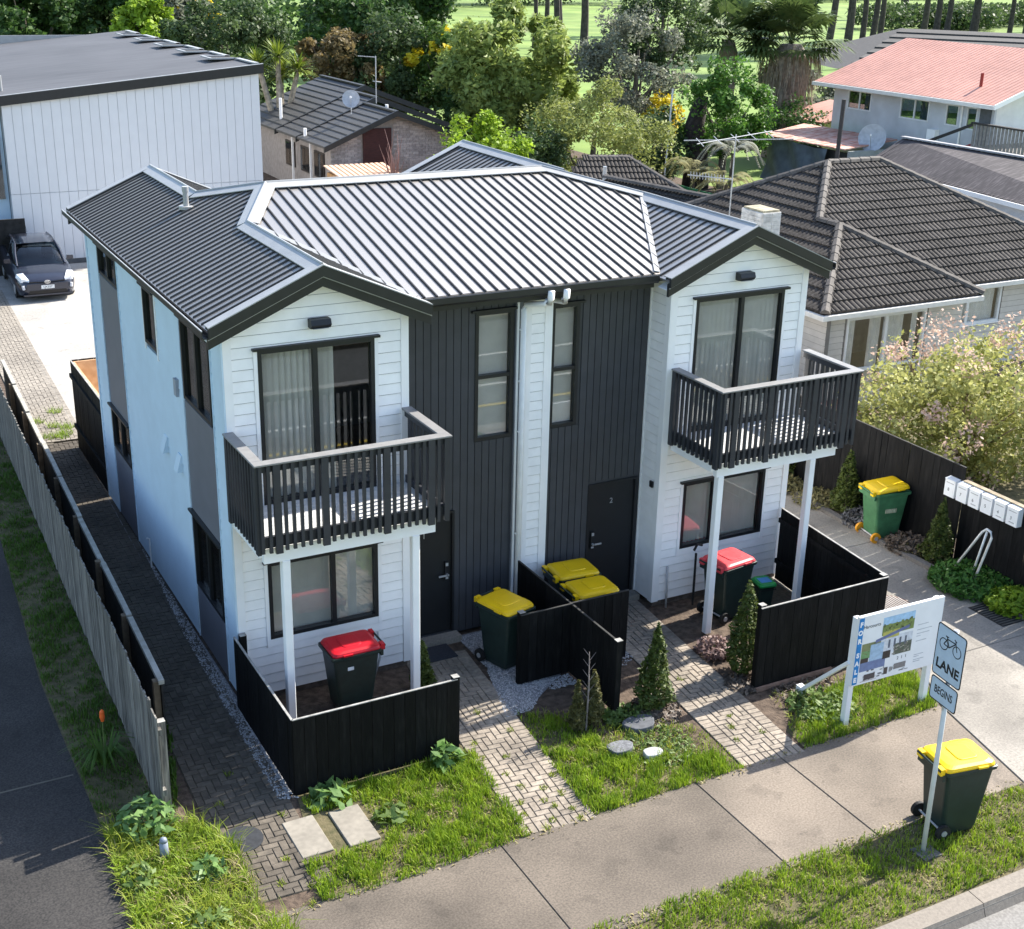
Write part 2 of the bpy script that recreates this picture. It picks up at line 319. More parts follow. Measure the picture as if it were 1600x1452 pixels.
brick_path('side_brick_path', (-1.32, -4.2, .004), -.030, 1.1, 16.4, PAVER2, 300, edge=False)
brick_path('rear_brick_strip', (-.828, 12.2, .004), -.030, 1.1, 14.6, M('pale_rear_paver', (.30, .265, .22), .88, .2, 10, rnd=.15, big=.2), 0, edge=False)  # lighter copy of the side pavers, toned for the sunlit rear end
# strips and beds
GRAVEL = M('grey_pebble', (.33, .33, .35), .8, .3, 40, rnd=.3)
poly_sheet('gravel_strip', STONEG, [(-.3, -2.3), (-.02, -2.4), (.0, 8.5), (-.05, 8.6), (-.2, 2.4)], -.004)
poly_sheet('gravel_patch', STONEG, [(3.2, -1.95), (3.62, -1.9), (4.6, -1.2), (4.6, .5), (3.62, .5), (3.62, -.6)], -.004)
def pebbles(name, polys, n, r, mat, label, z=0.0):
    V = []; F = []
    for poly, cnt in zip(polys, n):
        P = pts_in(poly, cnt); nb = len(P)
        base = np.array([(1, 0, 0), (0, 1, 0), (-1, 0, 0), (0, -1, 0), (0, 0, .9), (0, 0, -.9)]) ; fc = np.array([(0, 1, 4), (1, 2, 4), (2, 3, 4), (3, 0, 4)])
        s = r * RNG.uniform(.5, 1.3, (nb, 1, 1)) * RNG.uniform(.7, 1.3, (nb, 1, 3)); an = RNG.uniform(0, 6.28, nb); c, si = np.cos(an), np.sin(an)
        B = base[None] * s; B = np.stack([B[..., 0] * c[:, None] - B[..., 1] * si[:, None], B[..., 0] * si[:, None] + B[..., 1] * c[:, None], B[..., 2]], -1)
        B += np.concatenate([P, np.full((nb, 1), z)], 1)[:, None]; off = sum(len(v) for v in V)
        V.append(B.reshape(-1, 3)); F.append((fc[None] + (np.arange(nb) * 6)[:, None, None]).reshape(-1, 3) + off)
    return OBJ(name, fast_mesh(name, np.concatenate(V), np.concatenate(F)), mat, label=label, cat='gravel', kind='stuff')
def pts_in(poly, n):
    p = np.array(poly, float); lo, hi = p.min(0), p.max(0); out = []
    A = 0.5 * abs(np.dot(p[:, 0], np.roll(p[:, 1], 1)) - np.dot(p[:, 1], np.roll(p[:, 0], 1))); N = int(n * np.prod(hi - lo) / max(A, 1e-6)) + 8
    q = RNG.uniform(lo, hi, (N, 2)); ins = np.zeros(N, bool); j = len(p) - 1
    for i in range(len(p)):
        c = ((p[i, 1] > q[:, 1]) != (p[j, 1] > q[:, 1])) & (q[:, 0] < (p[j, 0] - p[i, 0]) * (q[:, 1] - p[i, 1]) / (p[j, 1] - p[i, 1] + 1e-12) + p[i, 0]); ins ^= c; j = i
    return q[ins]
pebbles('pebbles', [[(-.3, -2.4), (-.06, -2.5), (.0, 6), (-.2, 2.4)], [(3.22, -2.0), (3.66, -1.95), (4.3, -1.3), (4.6, .45), (3.64, .45), (3.6, -.6)], [(4.2, -1.6), (4.62, -1.6), (4.62, -1.3), (4.0, -1.3)], [(4.75, -1.2), (5.55, -1.5), (5.8, -1.3), (5.7, .4), (4.75, .4)]], [2500, 3600, 350, 1200], .016, M('pale_pebbles', (.22, .22, .225), .85, .45, 45, c2=(.52, .51, .5)), 'pale grey pebbles in the strips beside the house')

# ================================================================ THE TOWNHOUSE
W, X2, X3, RY, D = 2.594, 7.0, 9.62, .55, 8.45
house = THING('townhouse', 'white two storey townhouse pair with charcoal roof, balconies and black framed windows', 'house')
FY = lambda c: (lambda u, d, z: (u, c - d, z))            # wall facing -y at y=c
FX = lambda c: (lambda u, d, z: (c - d, u, z))            # wall facing -x at x=c
FXR = lambda c: (lambda u, d, z: (c + d, u, z))           # wall facing +x at x=c
FYB = lambda c: (lambda u, d, z: (u, c + d, z))
def wall(name, mat, fn, u0, u1, z0, z1, holes, top=None):
    """wall slab with real openings"""
    mb = MB(); us = sorted(set([u0, u1] + [h for o in holes for h in o[:2]]))
    for a, b in zip(us[:-1], us[1:]):
        z = z0
        for o in sorted([o for o in holes if o[0] <= a + 1e-6 and o[1] >= b - 1e-6], key=lambda o: o[2]):
            if o[2] > z: mb.mbox(fn, a, b, -.12, 0, z, o[2])
            z = o[3]
        if z < z1: mb.mbox(fn, a, b, -.12, 0, z, z1)
    if top:
        for p in top: mb.prism([fn(u, -.12, z) for u, z in p], Vector(fn(0, 0, 0)) - Vector(fn(0, -.12, 0)))
    return mb.build(name, mat, house)
def boards(parent, mat, fn, u0, u1, z0, z1, holes, pitch=.152, name='weatherboard', gable=None, t0=.006, t1=.022, gap=.012):
    z = z0
    while z < z1 - .02:
        zt = min(z + pitch, z1); ivs = [(u0, u1, z, zt)]
        if gable:
            uc, zr, sl = gable; hb = (zr - z) / sl
            ivs = [(max(u0, uc - hb), min(u1, uc + hb), z, zt)]
            if ivs[0][1] - ivs[0][0] < .08: break
        for o in holes:
            nv = []
            for a, b, c, d in ivs:
                if o[2] >= d - .001 or o[3] <= c + .001 or o[0] >= b or o[1] <= a: nv.append((a, b, c, d)); continue
                if o[0] > a: nv.append((a, o[0], c, d))
                if o[1] < b: nv.append((o[1], b, c, d))
                m0, m1 = max(a, o[0]), min(b, o[1])
                if o[2] > c + .012: nv.append((m0, m1, c, o[2]))
                if o[3] < d - .012: nv.append((m0, m1, o[3], d))
            ivs = [q for q in nv if q[1] - q[0] > .01]
        for a, b, c, d in ivs:
            zg = d - (gap if d > zt - .001 else .0); a2, b2 = a, b
            if gable:
                h = (zr - d) / sl; a2 = max(a, uc - max(h, 0)) if a < uc else a; b2 = min(b, uc + max(h, 0)) if b > uc else b
            if b2 < a2: a2 = b2 = (a2 + b2) / 2
            k0 = t1 + (t0 - t1) * (c - z) / pitch; k1 = t1 + (t0 - t1) * (zg - z) / pitch
            MB().hexa([fn(a, .0, c), fn(b, .0, c), fn(b, k0, c), fn(a, k0, c), fn(a2, .0, zg), fn(b2, .0, zg), fn(b2, k1, zg), fn(a2, k1, zg)]).build(name, mat, parent)
        z += pitch
def window(fn, u0, u1, z0, z1, splits=(), hsplits=(), blind=None, flash=True, facing=True, name='window', glass=GLS, fm=DARKM, fw_=.055, sill=False):
    w = MB(); f = fw_
    for a, b in ((u0, u0 + f), (u1 - f, u1)): w.mbox(fn, a, b, -.06, .03, z0, z1)
    for a, b in ((z0, z0 + f), (z1 - f, z1)): w.mbox(fn, u0 + f, u1 - f, -.06, .028, a, b)
    for s in splits: w.mbox(fn, s - f * .6, s + f * .6, -.055, .02, z0 + f, z1 - f)
    for s in hsplits: w.mbox(fn, u0 + f, u1 - f, -.055, .021, s - f * .5, s + f * .5)
    wo_ = w.build(name, fm, house)
    us = [u0 + f] + sorted(splits) + [u1 - f]; zs = [z0 + f] + sorted(hsplits) + [z1 - f]
    for a, b in zip(us[:-1], us[1:]):
        for c, d in zip(zs[:-1], zs[1:]):
            g = MB(); g.mbox(fn, a + .002, b - .002, -.026 + random.uniform(-.003, .003), -.02, c + .002, d - .002); g.build('pane', glass, wo_)
    if flash: MB().mbox(fn, u0 - .07, u1 + .07, .0, .075, z1 + .002, z1 + .035).build('head_flashing', fm, wo_)
    if facing:
        for a, b in ((u0 - .055, u0 - .002), (u1 + .002, u1 + .055)): MB().mbox(fn, a, b, .0, .026, z0 - .12, z1).build('facing_board', WHITE, wo_)
    if sill: MB().mbox(fn, u0 - .05, u1 + .05, .0, .06, z0 - .03, z0 - .002).build('sill', WHITE, wo_)
    if blind == 'vertical' or isinstance(blind, tuple):
        b0, b1 = (u0, u1) if blind == 'vertical' else blind
        bl = MB(); u = b0 + .07; k = 0
        while u < b1 - .06:
            dz = .004 * math.sin(k); dd = -.16 + dz; bl.hexa([fn(u, dd, z0 + .03), fn(u + .07, -.105 + dz, z0 + .03), fn(u + .07, -.103 + dz, z0 + .03), fn(u, dd + .002, z0 + .03), fn(u, dd, z1 - .04), fn(u + .07, -.105 + dz, z1 - .04), fn(u + .07, -.103 + dz, z1 - .04), fn(u, dd + .002, z1 - .04)]); u += .087; k += 1
        bl.build('vertical_blind', BLINDM, wo_)
    elif blind == 'curtain':
        curtain(fn, u0 + .03, u1 - .03, z0 + .02, z1 - .03, wo_)
    elif blind == 'flat':
        MB().mbox(fn, u0 + .03, u1 - .03, -.12, -.115, z0 + .03, z1 - .03).build('roller_blind', M('dim_roller_blind', (.58, .58, .56), .8, .06, 5), wo_)
    return wo_
def curtain(fn, u0, u1, z0, z1, parent, mat=None, amp=.025, per=.09, d=-.13):
    n = max(6, int((u1 - u0) / .018)); v = []; f = []
    for i in range(n + 1):
        u = u0 + (u1 - u0) * i / n; dd = d + amp * math.sin(u / per * 6.28 + .7 * math.sin(u * 9))
        v += [fn(u, dd, z0), fn(u, dd * .98, z1)]
    f = [(2 * i, 2 * i + 2, 2 * i + 3, 2 * i + 1) for i in range(n)]
    return MB().add(v, f).build('curtain', mat or CURT, parent, smooth=True)
ZB, ZT = .10, 5.50
SL = .437
# -- front wall of left wing and right wing
f0 = FY(0.0)
oL = [(.45, 2.10, .95, 2.14), (.45, 2.10, 3.02, 5.20)]
oR = [(7.47, 9.14, .97, 2.14), (7.46, 9.18, 3.02, 5.20)]
for (a, b, o) in ((0, W, oL), (X2, X3, oR)):
    c = (a + b) / 2
    wp = wall('front_wall', LAPSHADE, f0, a, b, ZB, ZT, o, [[(a, ZT), (b, ZT), (b, ZT + .04), (c, ZT + .04 + SL * (b - a) / 2), (a, ZT + .04)]])
    hh = [(q[0] - .058, q[1] + .058, q[2] - .121, q[3] + .002) for q in o] + [(q[0] - .072, q[1] + .072, q[3] + .0, q[3] + .037) for q in o]
    boards(wp, WBOARD, f0, a + .102, b - .102, ZB, ZT + .04 + SL * (b - a) / 2, hh, gable=(c, ZT + .06 + SL * (b - a) / 2, SL))
    for q in (a, b - .1): MB().mbox(f0, q - (.012 if q == a else 0), q + .1 + (.012 if q != a else 0), .0, .032, ZB - .01, ZT + .03).build('corner_board', WHITE, wp)
    MB().mbox(f0, a + .02, b - .02, -.1, -.02, -.1, ZB - .002).build('foundation', M('stained_foundation', (.13, .10, .08), .9, .3, 12), wp)
    # strip boards directly under the windows
    for q in o:
        if q[2] < 2: MB().mbox(f0, q[0] - .055, q[1] + .055, .001, .018, q[2] - .12, q[2] - .002).build('under_sill_board', WHITE, wp)
window(f0, *oL[0], splits=(1.42,), blind='flat'); window(f0, *oL[1], splits=(1.25,), blind=(.45, 1.62), name='sliding_door')
window(f0, *oR[0], splits=(8.10,), blind='vertical'); window(f0, *oR[1], splits=(8.36,), blind='vertical', name='sliding_door')
# -- recessed charcoal wall with doors and tall windows
fr = FY(RY)
oC = [(2.68, 3.60, .10, 2.16), (5.99, 6.93, .10, 2.16), (3.92, 4.56, 3.22, 5.22), (5.21, 5.70, 3.24, 5.20)]
cw = wall('recessed_wall', CLAD, fr, W, X2, ZB - .06, ZT + .06, oC)
u = W + .004; pw = .1215
while u < X2 - .01:
    a, b = u, min(u + pw, X2 - .003)
    if not (4.60 < (a + b) / 2 < 5.18):
        zz = [(.06, ZT + .06)]
        for o in oC:
            if o[0] - .03 < (a + b) / 2 < o[1] + .03:
                zz = [s for p in zz for s in ((p[0], min(p[1], o[2] - .01)), (max(p[0], o[3] + .04), p[1])) if s[1] - s[0] > .02]
        for z0, z1 in zz: MB().mbox(fr, a + .006, b - .006, .0, .016, z0, z1).build('cladding_board', CLAD, cw)
    u += pw
window(fr, *oC[2], hsplits=(4.22,), blind='flat', facing=False); window(fr, *oC[3], hsplits=(4.18,), blind='flat', facing=False)
DOORM = M('black_door', (.013, .014, .016), .45, .08, 6)
for i, o in enumerate(oC[:2]):
    fm = MB(); fm.mbox(fr, o[0], o[0] + .04, -.06, .03, o[2], o[3]); fm.mbox(fr, o[1] - .04, o[1], -.06, .03, o[2], o[3]); fm.mbox(fr, o[0] + .04, o[1] - .04, -.06, .029, o[3] - .04, o[3])
    dr = MB().mbox(fr, o[0] + .042, o[1] - .042, -.05, -.01, o[2] + .015, o[3] - .042).build('door', DOORM, house)
    fm.build('door_frame', DARKM, dr)
    hx = o[1] - .13 if i == 0 else o[0] + .12; sg = -1 if i == 0 else 1
    hb = MB(); hb.mbox(fr, hx - .028, hx + .028, -.01, .03, 1.02, 1.32); hd = hb.build('lock_plate', DARKM, dr)
    hb = MB(); hb.mbox(fr, hx - .015, hx + .02, .03, .075, 1.09, 1.115); hb.mbox(fr, min(hx, hx + sg * .15), max(hx, hx + sg * .15), .055, .075, 1.09, 1.115); hb.mbox(fr, hx - .022, hx + .022, .03, .04, 1.25, 1.3); hb.mbox(fr, hx - .022, hx + .022, .03, .04, 1.03, 1.06)
    hb.build('door_handle', GALV, dr)
    TEXT('door_number', str(i + 1), .13, GALV, dr, FR((o[0] + (.42 if i == 0 else .47), RY + .007, 1.80), (1, 0, 0)))
    BOX('door_sill', CONC2, dr, o[0] - .05, RY - .22, -.02, o[1] + .05, RY + .0, .085)
# -- white pilaster between the units with boards and downpipes
wp = MB().mbox(fr, 4.59, 5.19, .0, .05, ZB, ZT + .04).build('pilaster', LAPSHADE, house)
fp_ = FY(RY - .05)
boards(wp, WBOARD, fp_, 4.83, 5.06, ZB, ZT, [])
for a, b in ((4.73, 4.83), (5.06, 5.19), (4.59, 4.62)): MB().mbox(fp_, a, b, .0, .03, ZB, ZT + .02).build('corner_board', WHITE, wp)
PIPE = M('white_pipe', (.86, .86, .85), .4, .04, 6)
for k, (x, tx) in enumerate(((4.665, 4.86), (5.24, 5.12))):
    dp = MB(); y = RY - .13
    dp.tube([(tx, -.03, 5.58), (tx, -.02, 5.46), (tx, .03, 5.38)], .05, 12)
    if k == 0:
        dp.tube([(tx, .06, 5.42), (tx - .03, .09, 5.36), (x + .03, y - .0, 5.30), (x, y, 5.22), (x, y, .12)], .045, 12)
        for z in (4.9, 4.1, 3.3, 1.6): dp.mbox(fr, x - .05, x + .05, .09, .14, z, z + .02)
    else:
        dp.tube([(tx, .06, 5.42), (tx + .03, .10, 5.36), (tx + .06, RY - .1, 5.3)], .038, 12)
    dp.build('downpipe', PIPE, house, smooth=True)
# -- side walls
wl_ = wall('side_wall', M('blue_lap_shadow', (.14, .19, .25), .8), FX(0.0), .0 + .121, D, ZB, ZT, [(6.08, 7.45, 4.70, 5.22), (6.08, 7.45, 1.45, 2.25), (3.52, 4.24, 4.28, 5.20), (.62, 2.04, 4.0, 5.22), (.62, 2.04, 1.02, 2.22)])  # dark blue core in the gaps paints the lap shadows
fx = FX(0.0)
sh = [(6.02, 7.51, ZB, ZT), (.56, 2.10, ZB, ZT), (3.46, 4.30, 4.2, 5.24)]
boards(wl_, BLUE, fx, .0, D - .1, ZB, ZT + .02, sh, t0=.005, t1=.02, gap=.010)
for (a, b, c, d) in ((6.08, 7.45, 2.29, 4.66), (6.08, 7.45, ZB, 1.41), (6.08, 7.45, 5.26, 5.5), (.62, 2.04, 2.26, 3.96), (.62, 2.04, ZB, .98), (.62, 2.04, 5.26, 5.5)):
    MB().mbox(fx, a - .055, b + .055, .0, .012, c, d).build('grey_panel', GPANEL, wl_)
for q in (6.02, 7.51, .56, 2.10): MB().mbox(fx, q - .02, q + .0, .0, .03, ZB, ZT).build('panel_trim', M('sky_tinted_blue_trim', (.55, .68, .78), .5), wl_)
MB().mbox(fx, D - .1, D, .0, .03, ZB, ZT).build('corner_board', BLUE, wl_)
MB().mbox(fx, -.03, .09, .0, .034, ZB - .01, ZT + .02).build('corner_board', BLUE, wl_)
for q in ((6.08, 7.45, 4.70, 5.22), (6.08, 7.45, 1.45, 2.25), (.62, 2.04, 4.0, 5.22), (.62, 2.04, 1.02, 2.22)): window(fx, *q, splits=((q[0] + q[1]) / 2,), facing=False, glass=GLSD, blind='flat' if q[0] < 1 and q[2] > 3 else None)
window(fx, 3.52, 4.24, 4.28, 5.20, facing=True, glass=GLSD, blind='flat')
for (y, z) in ((3.37, 2.86), (2.56, 2.82)):
    v = MB(); v.hexa([fx(y - .1, 0, z - .13), fx(y + .1, 0, z - .13), fx(y + .1, .11, z - .13), fx(y - .1, .11, z - .13), fx(y - .1, 0, z + .13), fx(y + .1, 0, z + .13), fx(y + .1, .03, z + .13), fx(y - .1, .03, z + .13)])
    v.build('vent_hood', BLUE, wl_)
MB().mbox(fx, 2.36, 2.5, .0, .06, 3.92, 4.18).build('wall_vent', M('grey_vent', (.3, .32, .36), .5), wl_)
MB().tube([(-.05, 5.03, .0), (-.05, 5.03, .55), (-.1, 5.0, .58)], .014, 8).build('outlet_pipe', PIPE, wl_)
# right wing's inner side, left wing's inner side, right side, back, floor between storeys
wi = wall('return_wall', LAPSHADE, FX(X2), .121, RY - .001, ZB, ZT, [])
boards(wi, WBOARD, FX(X2), .09, RY - .06, ZB, ZT, [])
for a, b in ((-.03, .09), (RY - .05, RY - .018)): MB().mbox(FX(X2), a, b, .0, .03, ZB - .01, ZT + .02).build('corner_board', WHITE, wi)
MB().mbox(FX(X2), .12, .2, .03, .06, 2.1, 2.2).build('sensor_box', DARKM, wi)
wall('return_wall', WHITE, FXR(W), .121, RY - .001, ZB, ZT, []); wr = wall('side_wall', WHITE, FXR(X3), .121, D, ZB, ZT, []); boards(wr, WBOARD, FXR(X3), .0, D, ZB, ZT, [], pitch=.344)
wall('back_wall', WHITE, FYB(D), .121, X3 - .121, ZB, ZT, []); BOX('floor', M('inner_floor', (.12, .1, .09), .8), house, .12, .13, 2.62, W - .12, D - .12, 2.85); BOX('floor', M('inner_floor', (.12, .1, .09), .8), house, W - .119, RY + .13, 2.62, X2 + .119, D - .12, 2.85); BOX('floor', M('inner_floor', (.12, .1, .09), .8), house, X2 + .12, .13, 2.62, X3 - .12, D - .12, 2.85)
BOX('ceiling', M('inner_ceiling', (.3, .3, .3), .8), house, .13, RY + .13, 5.42, X3 - .13, D - .13, 5.46); BOX('ground_floor', M('inner_floor', (.12, .1, .09), .8), house, .13, RY + .13, -.1, X3 - .13, D - .13, .06)
BOX('party_wall', M('inner_wall', (.3, .3, .29), .8), house, 4.85, RY + .13, .1, 4.95, D - .14, 5.4)
BOX('partition', M('inner_wall', (.3, .3, .29), .8), house, .13, 3.0, .1, 4.84, 3.1, 5.4); BOX('partition', M('inner_wall', (.3, .3, .29), .8), house, 4.96, 3.0, .1, X3 - .13, 3.1, 5.4)
# interior soft things seen through the lower windows
BOX('bed', M('pink_bedding', (.55, .33, .36), .9, .2, 8), house, 1.05, .5, .4, 2.1, 2.4, .98); BOX('bed', M('red_bedding', (.6, .1, .12), .9, .2, 8), house, 7.5, .2, .5, 8.15, 1.2, 1.1)
# wall lights over the sliders
for x in (1.30, 8.31):
    wlp = MB().prism([(x - .14, -.02, 5.44), (x - .14, -.02, 5.56), (x - .14, -.14, 5.56), (x - .14, -.17, 5.49), (x - .14, -.13, 5.44)], (.28, 0, 0)).build('wall_light', DARKM, house)
    MB().box(x - .11, -.155, 5.434, x + .11, -.06, 5.4385).build('light_lens', M('lens_glass', (.5, .5, .48), .3), wlp)

# ---------------------------------------------------------------- roof
zL = lambda x, y: 5.60 + SL * (x + .25)
zF = lambda x, y: 5.65 + .2363 * (y - .2)
zB = lambda x, y: 5.65 + .2363 * (8.24 - y)
RG = 6.277
def clip_line(poly, ax, t):
    """intervals of polygon (x,y) cut by the line coord[ax]=t"""
    xs_ = []; n = len(poly)
    for i in range(n):
        a, b = poly[i], poly[(i + 1) % n]
        if (a[ax] > t) != (b[ax] > t):
            s = (t - a[ax]) / (b[ax] - a[ax]); xs_.append(a[1 - ax] + s * (b[1 - ax] - a[1 - ax]))
    xs_.sort(); return [(xs_[i], xs_[i + 1]) for i in range(0, len(xs_) - 1, 2)]
def roof_face(name, poly, zf, ribax, mat=ROOF, sp=.19, parent=house, rw=.021, rh=.026, thick=.03, ribs=True):
    mb = MB(); rb = MB(); n = len(poly)
    top = [(x, y, zf(x, y)) for x, y in poly]; bot = [(x, y, z - thick) for x, y, z in top]
    mb.add(top + bot, [tuple(range(n)), tuple(range(n, 2 * n))[::-1]] + [(i, i + n, (i + 1) % n + n, (i + 1) % n) for i in range(n)])
    if ribs:
        lo = min(p[ribax] for p in poly); hi = max(p[ribax] for p in poly); t = lo + sp * .5
        while t < hi:
            for a, b in clip_line(poly, ribax, t):
                if b - a < .06: continue
                P = (lambda s, tt: (tt, s)) if ribax == 0 else (lambda s, tt: (s, tt))
                ring = []
                for s in (a + .005, b - .005):
                    q = []
                    for dt, dz in ((-rw * .85, .0), (-rw * .45, rh), (rw * .45, rh), (rw * .85, .0)):
                        x, y = P(s, t + dt); x0, y0 = P(s, t); q.append((x, y, zf(x0, y0) + dz))
                    ring.append(q)
                rb.add(ring[0] + ring[1], [(0, 4, 5, 1), (1, 5, 6, 2), (2, 6, 7, 3), (0, 1, 2, 3), (7, 6, 5, 4)])
            t += sp
    o = mb.build(name, mat, parent)
    if rb.v: rb.build('roof_ribs', RIBM, o, kind='stuff')
    return o
cxR = (X2 + X3) / 2
zLr = lambda x, y: RG - SL * (x - 1.3)
zRl = lambda x, y: RG - SL * (cxR - x)
zRr = lambda x, y: RG - SL * (x - cxR)
RYB = 9.9
roof_face('roof_slope', [(-.25, -.25), (1.3, -.25), (1.3, 2.85), (2.04, 4.22), (1.3, 5.59), (1.3, 8.69), (-.25, 8.69)], zL, 1)
roof_face('roof_slope', [(1.3, -.25), (2.85, -.25), (2.85, .0), (2.79, .1), (1.3, 2.85)], zLr, 1)
roof_face('roof_slope', [(2.79, .1), (cxR - 1.49, .1), (cxR, 2.85), (7.05, 4.22), (2.04, 4.22), (1.3, 2.85)], zF, 0)
roof_face('roof_slope', [(cxR, -.25), (cxR, 2.85), (cxR - 1.49, .1), (cxR - 1.55, .0), (cxR - 1.55, -.25)], zRl, 1)
roof_face('roof_slope', [(cxR, -.25), (cxR + 1.56, -.25), (cxR + 1.56, RYB), (cxR, RYB)], zRr, 1)
roof_face('roof_slope', [(cxR, 2.85), (cxR, 5.59), (7.05, 4.22)], lambda x, y: RG + (cxR - x) * .2563, 1)
roof_face('roof_slope', [(1.3, 5.59), (2.04, 4.22), (7.05, 4.22), (cxR, 5.59), (cxR - 1.49, 8.34), (2.79, 8.34)], zB, 0)
roof_face('roof_slope', [(cxR, 5.59), (cxR, RYB), (cxR - 1.55, RYB), (cxR - 1.55, 8.44), (cxR - 1.49, 8.34)], zRl, 1)
roof_face('roof_slope', [(1.3, 5.59), (2.79, 8.34), (2.85, 8.44), (2.85, 8.69), (1.3, 8.69)], zLr, 1)
def cap(a, b, fa, fb, da, db, w=.17, lift=.042):
    """ridge / hip flashing: two wings along a-b falling onto the neighbouring slopes"""
    mb = MB(); a = Vector(a); b = Vector(b)
    for f_, d in ((fa, da), (fb, db)):
        pa, pb = a + Vector((*d, 0)) * w, b + Vector((*d, 0)) * w
        q = [Vector((p.x, p.y, f_(p.x, p.y) + lift)) for p in (pa, pb)]
        A = Vector((a.x, a.y, a.z + lift + .012)); B = Vector((b.x, b.y, b.z + lift + .012)); dn = Vector((0, 0, -.012))
        mb.hexa([A + dn, B + dn, q[1] + dn, q[0] + dn, A, B, q[1], q[0]])
    mb.tube([a + Vector((0, 0, lift + .01)), b + Vector((0, 0, lift + .01))], .02, 6)
    mb.build('ridge_cap', CAP, house)
cap((1.3, -.25, RG), (1.3, 2.85, RG), zL, zLr, (-1, 0), (1, 0)); cap((1.3, 5.59, RG), (1.3, 8.69, RG), zL, zLr, (-1, 0), (1, 0))
cap((1.3, 2.85, RG), (2.04, 4.22, 6.6), zL, zF, (-.88, .47), (.88, -.47)); cap((2.04, 4.22, 6.6), (1.3, 5.59, RG), zL, zB, (-.88, -.47), (.88, .47))
cap((2.04, 4.22, 6.6), (7.05, 4.22, 6.6), zF, zB, (0, -1), (0, 1), .2)
cap((7.05, 4.22, 6.6), (cxR, 2.85, RG), zF, lambda x, y: RG + (cxR - x) * .2563, (-.73, -.68), (.73, .68), .15)
cap((cxR, -.25, RG), (cxR, 2.85, RG), zRl, zRr, (-1, 0), (1, 0)); cap((cxR, 5.59, RG), (cxR, RYB, RG), zRl, zRr, (-1, 0), (1, 0))
# valley flashings
for (a, b) in (((1.36, 2.73), (2.77, .13)), ((cxR - .06, 2.73), (cxR - 1.47, .13))):
    s = 1 if a[0] < 4 else -1; mb = MB(); A = Vector((*a, zF(*a) + .012)); B = Vector((*b, zF(*b) + .012)); o = Vector((.075, .04, .012)) if s > 0 else Vector((-.075, .04, .012))
    i_ = Vector((-.055 * s, -.03, .03))
    mb.hexa([A - o * .0, B, B + o, A + o, A + Vector((0, 0, .01)), B + Vector((0, 0, .01)), B + o + Vector((0, 0, .012)), A + o + Vector((0, 0, .012))])
    mb.build('valley_flashing', CAP, house)
def rake(x0, x1, xc, yf, sgn=-1):
    """gable barge boards (two stepped layers) and pale verge flashing"""
    for a in (x0, x1):
        za = RG - SL * abs(xc - a); zc = RG
        for (ya, yb, t, bt, m_, nm) in ((yf, yf + sgn * .05, .035, -.105, CHAR, 'barge_board'), (yf - sgn * .05, yf - .002 * sgn, -.06, -.25, CHAR, 'barge_board')):
            MB().prism([(a, ya, za + bt), (xc, ya, zc + bt), (xc, ya, zc + t), (a, ya, za + t)], (0, yb - ya, 0)).build(nm, m_, house)
        MB().prism([(a, yf + sgn * .02, za - .125), (xc, yf + sgn * .02, zc - .125), (xc, yf + sgn * .02, zc - .112), (a, yf + sgn * .02, za - .112)], (0, -sgn * .018, 0)).build('drip_edge', CAP, house)
        MB().prism([(a, yf + sgn * .052, za + .036), (xc, yf + sgn * .052, zc + .036), (xc, yf + sgn * .052, zc + .05), (a, yf + sgn * .052, za + .05)], (0, -sgn * .20, 0)).build('verge_flashing', CAP, house)
        MB().prism([(a, yf - sgn * .05, za - .16), (xc, yf - sgn * .05, zc - .16), (xc, yf - sgn * .05, zc - .15), (a, yf - sgn * .05, za - .15)], (0, -sgn * (abs(yf) if sgn < 0 else .2), 0)).build('soffit', WHITE, house)
rake(-.25, 2.85, 1.3, -.25); rake(cxR - 1.55, cxR + 1.56, cxR, -.25); rake(-.25, 2.85, 1.3, 8.69, 1); rake(cxR - 1.55, cxR + 1.56, cxR, RYB, 1)
def gutter(a, b, out, mat=CHAR, w=.13, h=.12, lip=True, name='gutter'):
    a = Vector(a); b = Vector(b); o = Vector((*out, 0)); mb = MB()
    prof = [(0, .0), (0, -h), (w * .75, -h), (w, -h * .7), (w, 0), (w - .012, 0), (w - .012, -h * .65), (w * .72, -h + .012), (.012, -h + .012), (.012, 0)]
    mb.loft([[p + o * q[0] + Vector((0, 0, q[1])) for q in prof] for p in (a, b)])
    g = mb.build(name, mat, house)
    if lip: MB().bar(a + o * (w - .006) + Vector((0, 0, .008)), b + o * (w - .006) + Vector((0, 0, .008)), .016, .014).build('gutter_bead', M('gutter_bead_metal', (.3, .3, .3), .35, spec=.8), g)
gutter((2.86, .12, 5.635), (cxR - 1.56, .12, 5.635), (0, -1), lip=False); gutter((-.235, -.28, 5.60), (-.235, 8.72, 5.60), (-1, 0), h=.1, w=.1)
gutter((cxR + 1.55, -.28, 5.60), (cxR + 1.55, RYB, 5.60), (1, 0), h=.1, w=.1)
BOX('fascia', CHAR, house, 2.86, .13, 5.42, cxR - 1.56, .16, 5.62); BOX('soffit', CHAR, house, 2.62, .161, 5.50, 6.99, RY + .02, 5.515)
BOX('fascia', CHAR, house, -.23, -.2, 5.45, -.2, 8.65, 5.59); BOX('soffit', M('grey_soffit', (.5, .51, .53), .6), house, -.199, -.19, 5.47, -.04, 8.6, 5.48)
fl = MB().tube([(1.0, 5.15, 6.05), (1.0, 5.15, 6.42)], .045, 12); fl.tube([(1.0, 5.15, 6.42), (1.0, 5.15, 6.5)], .055, 12); fl.disc((1.0, 5.15, 6.14), .12, .05, 14); fl.build('vent_pipe', CAP, house)

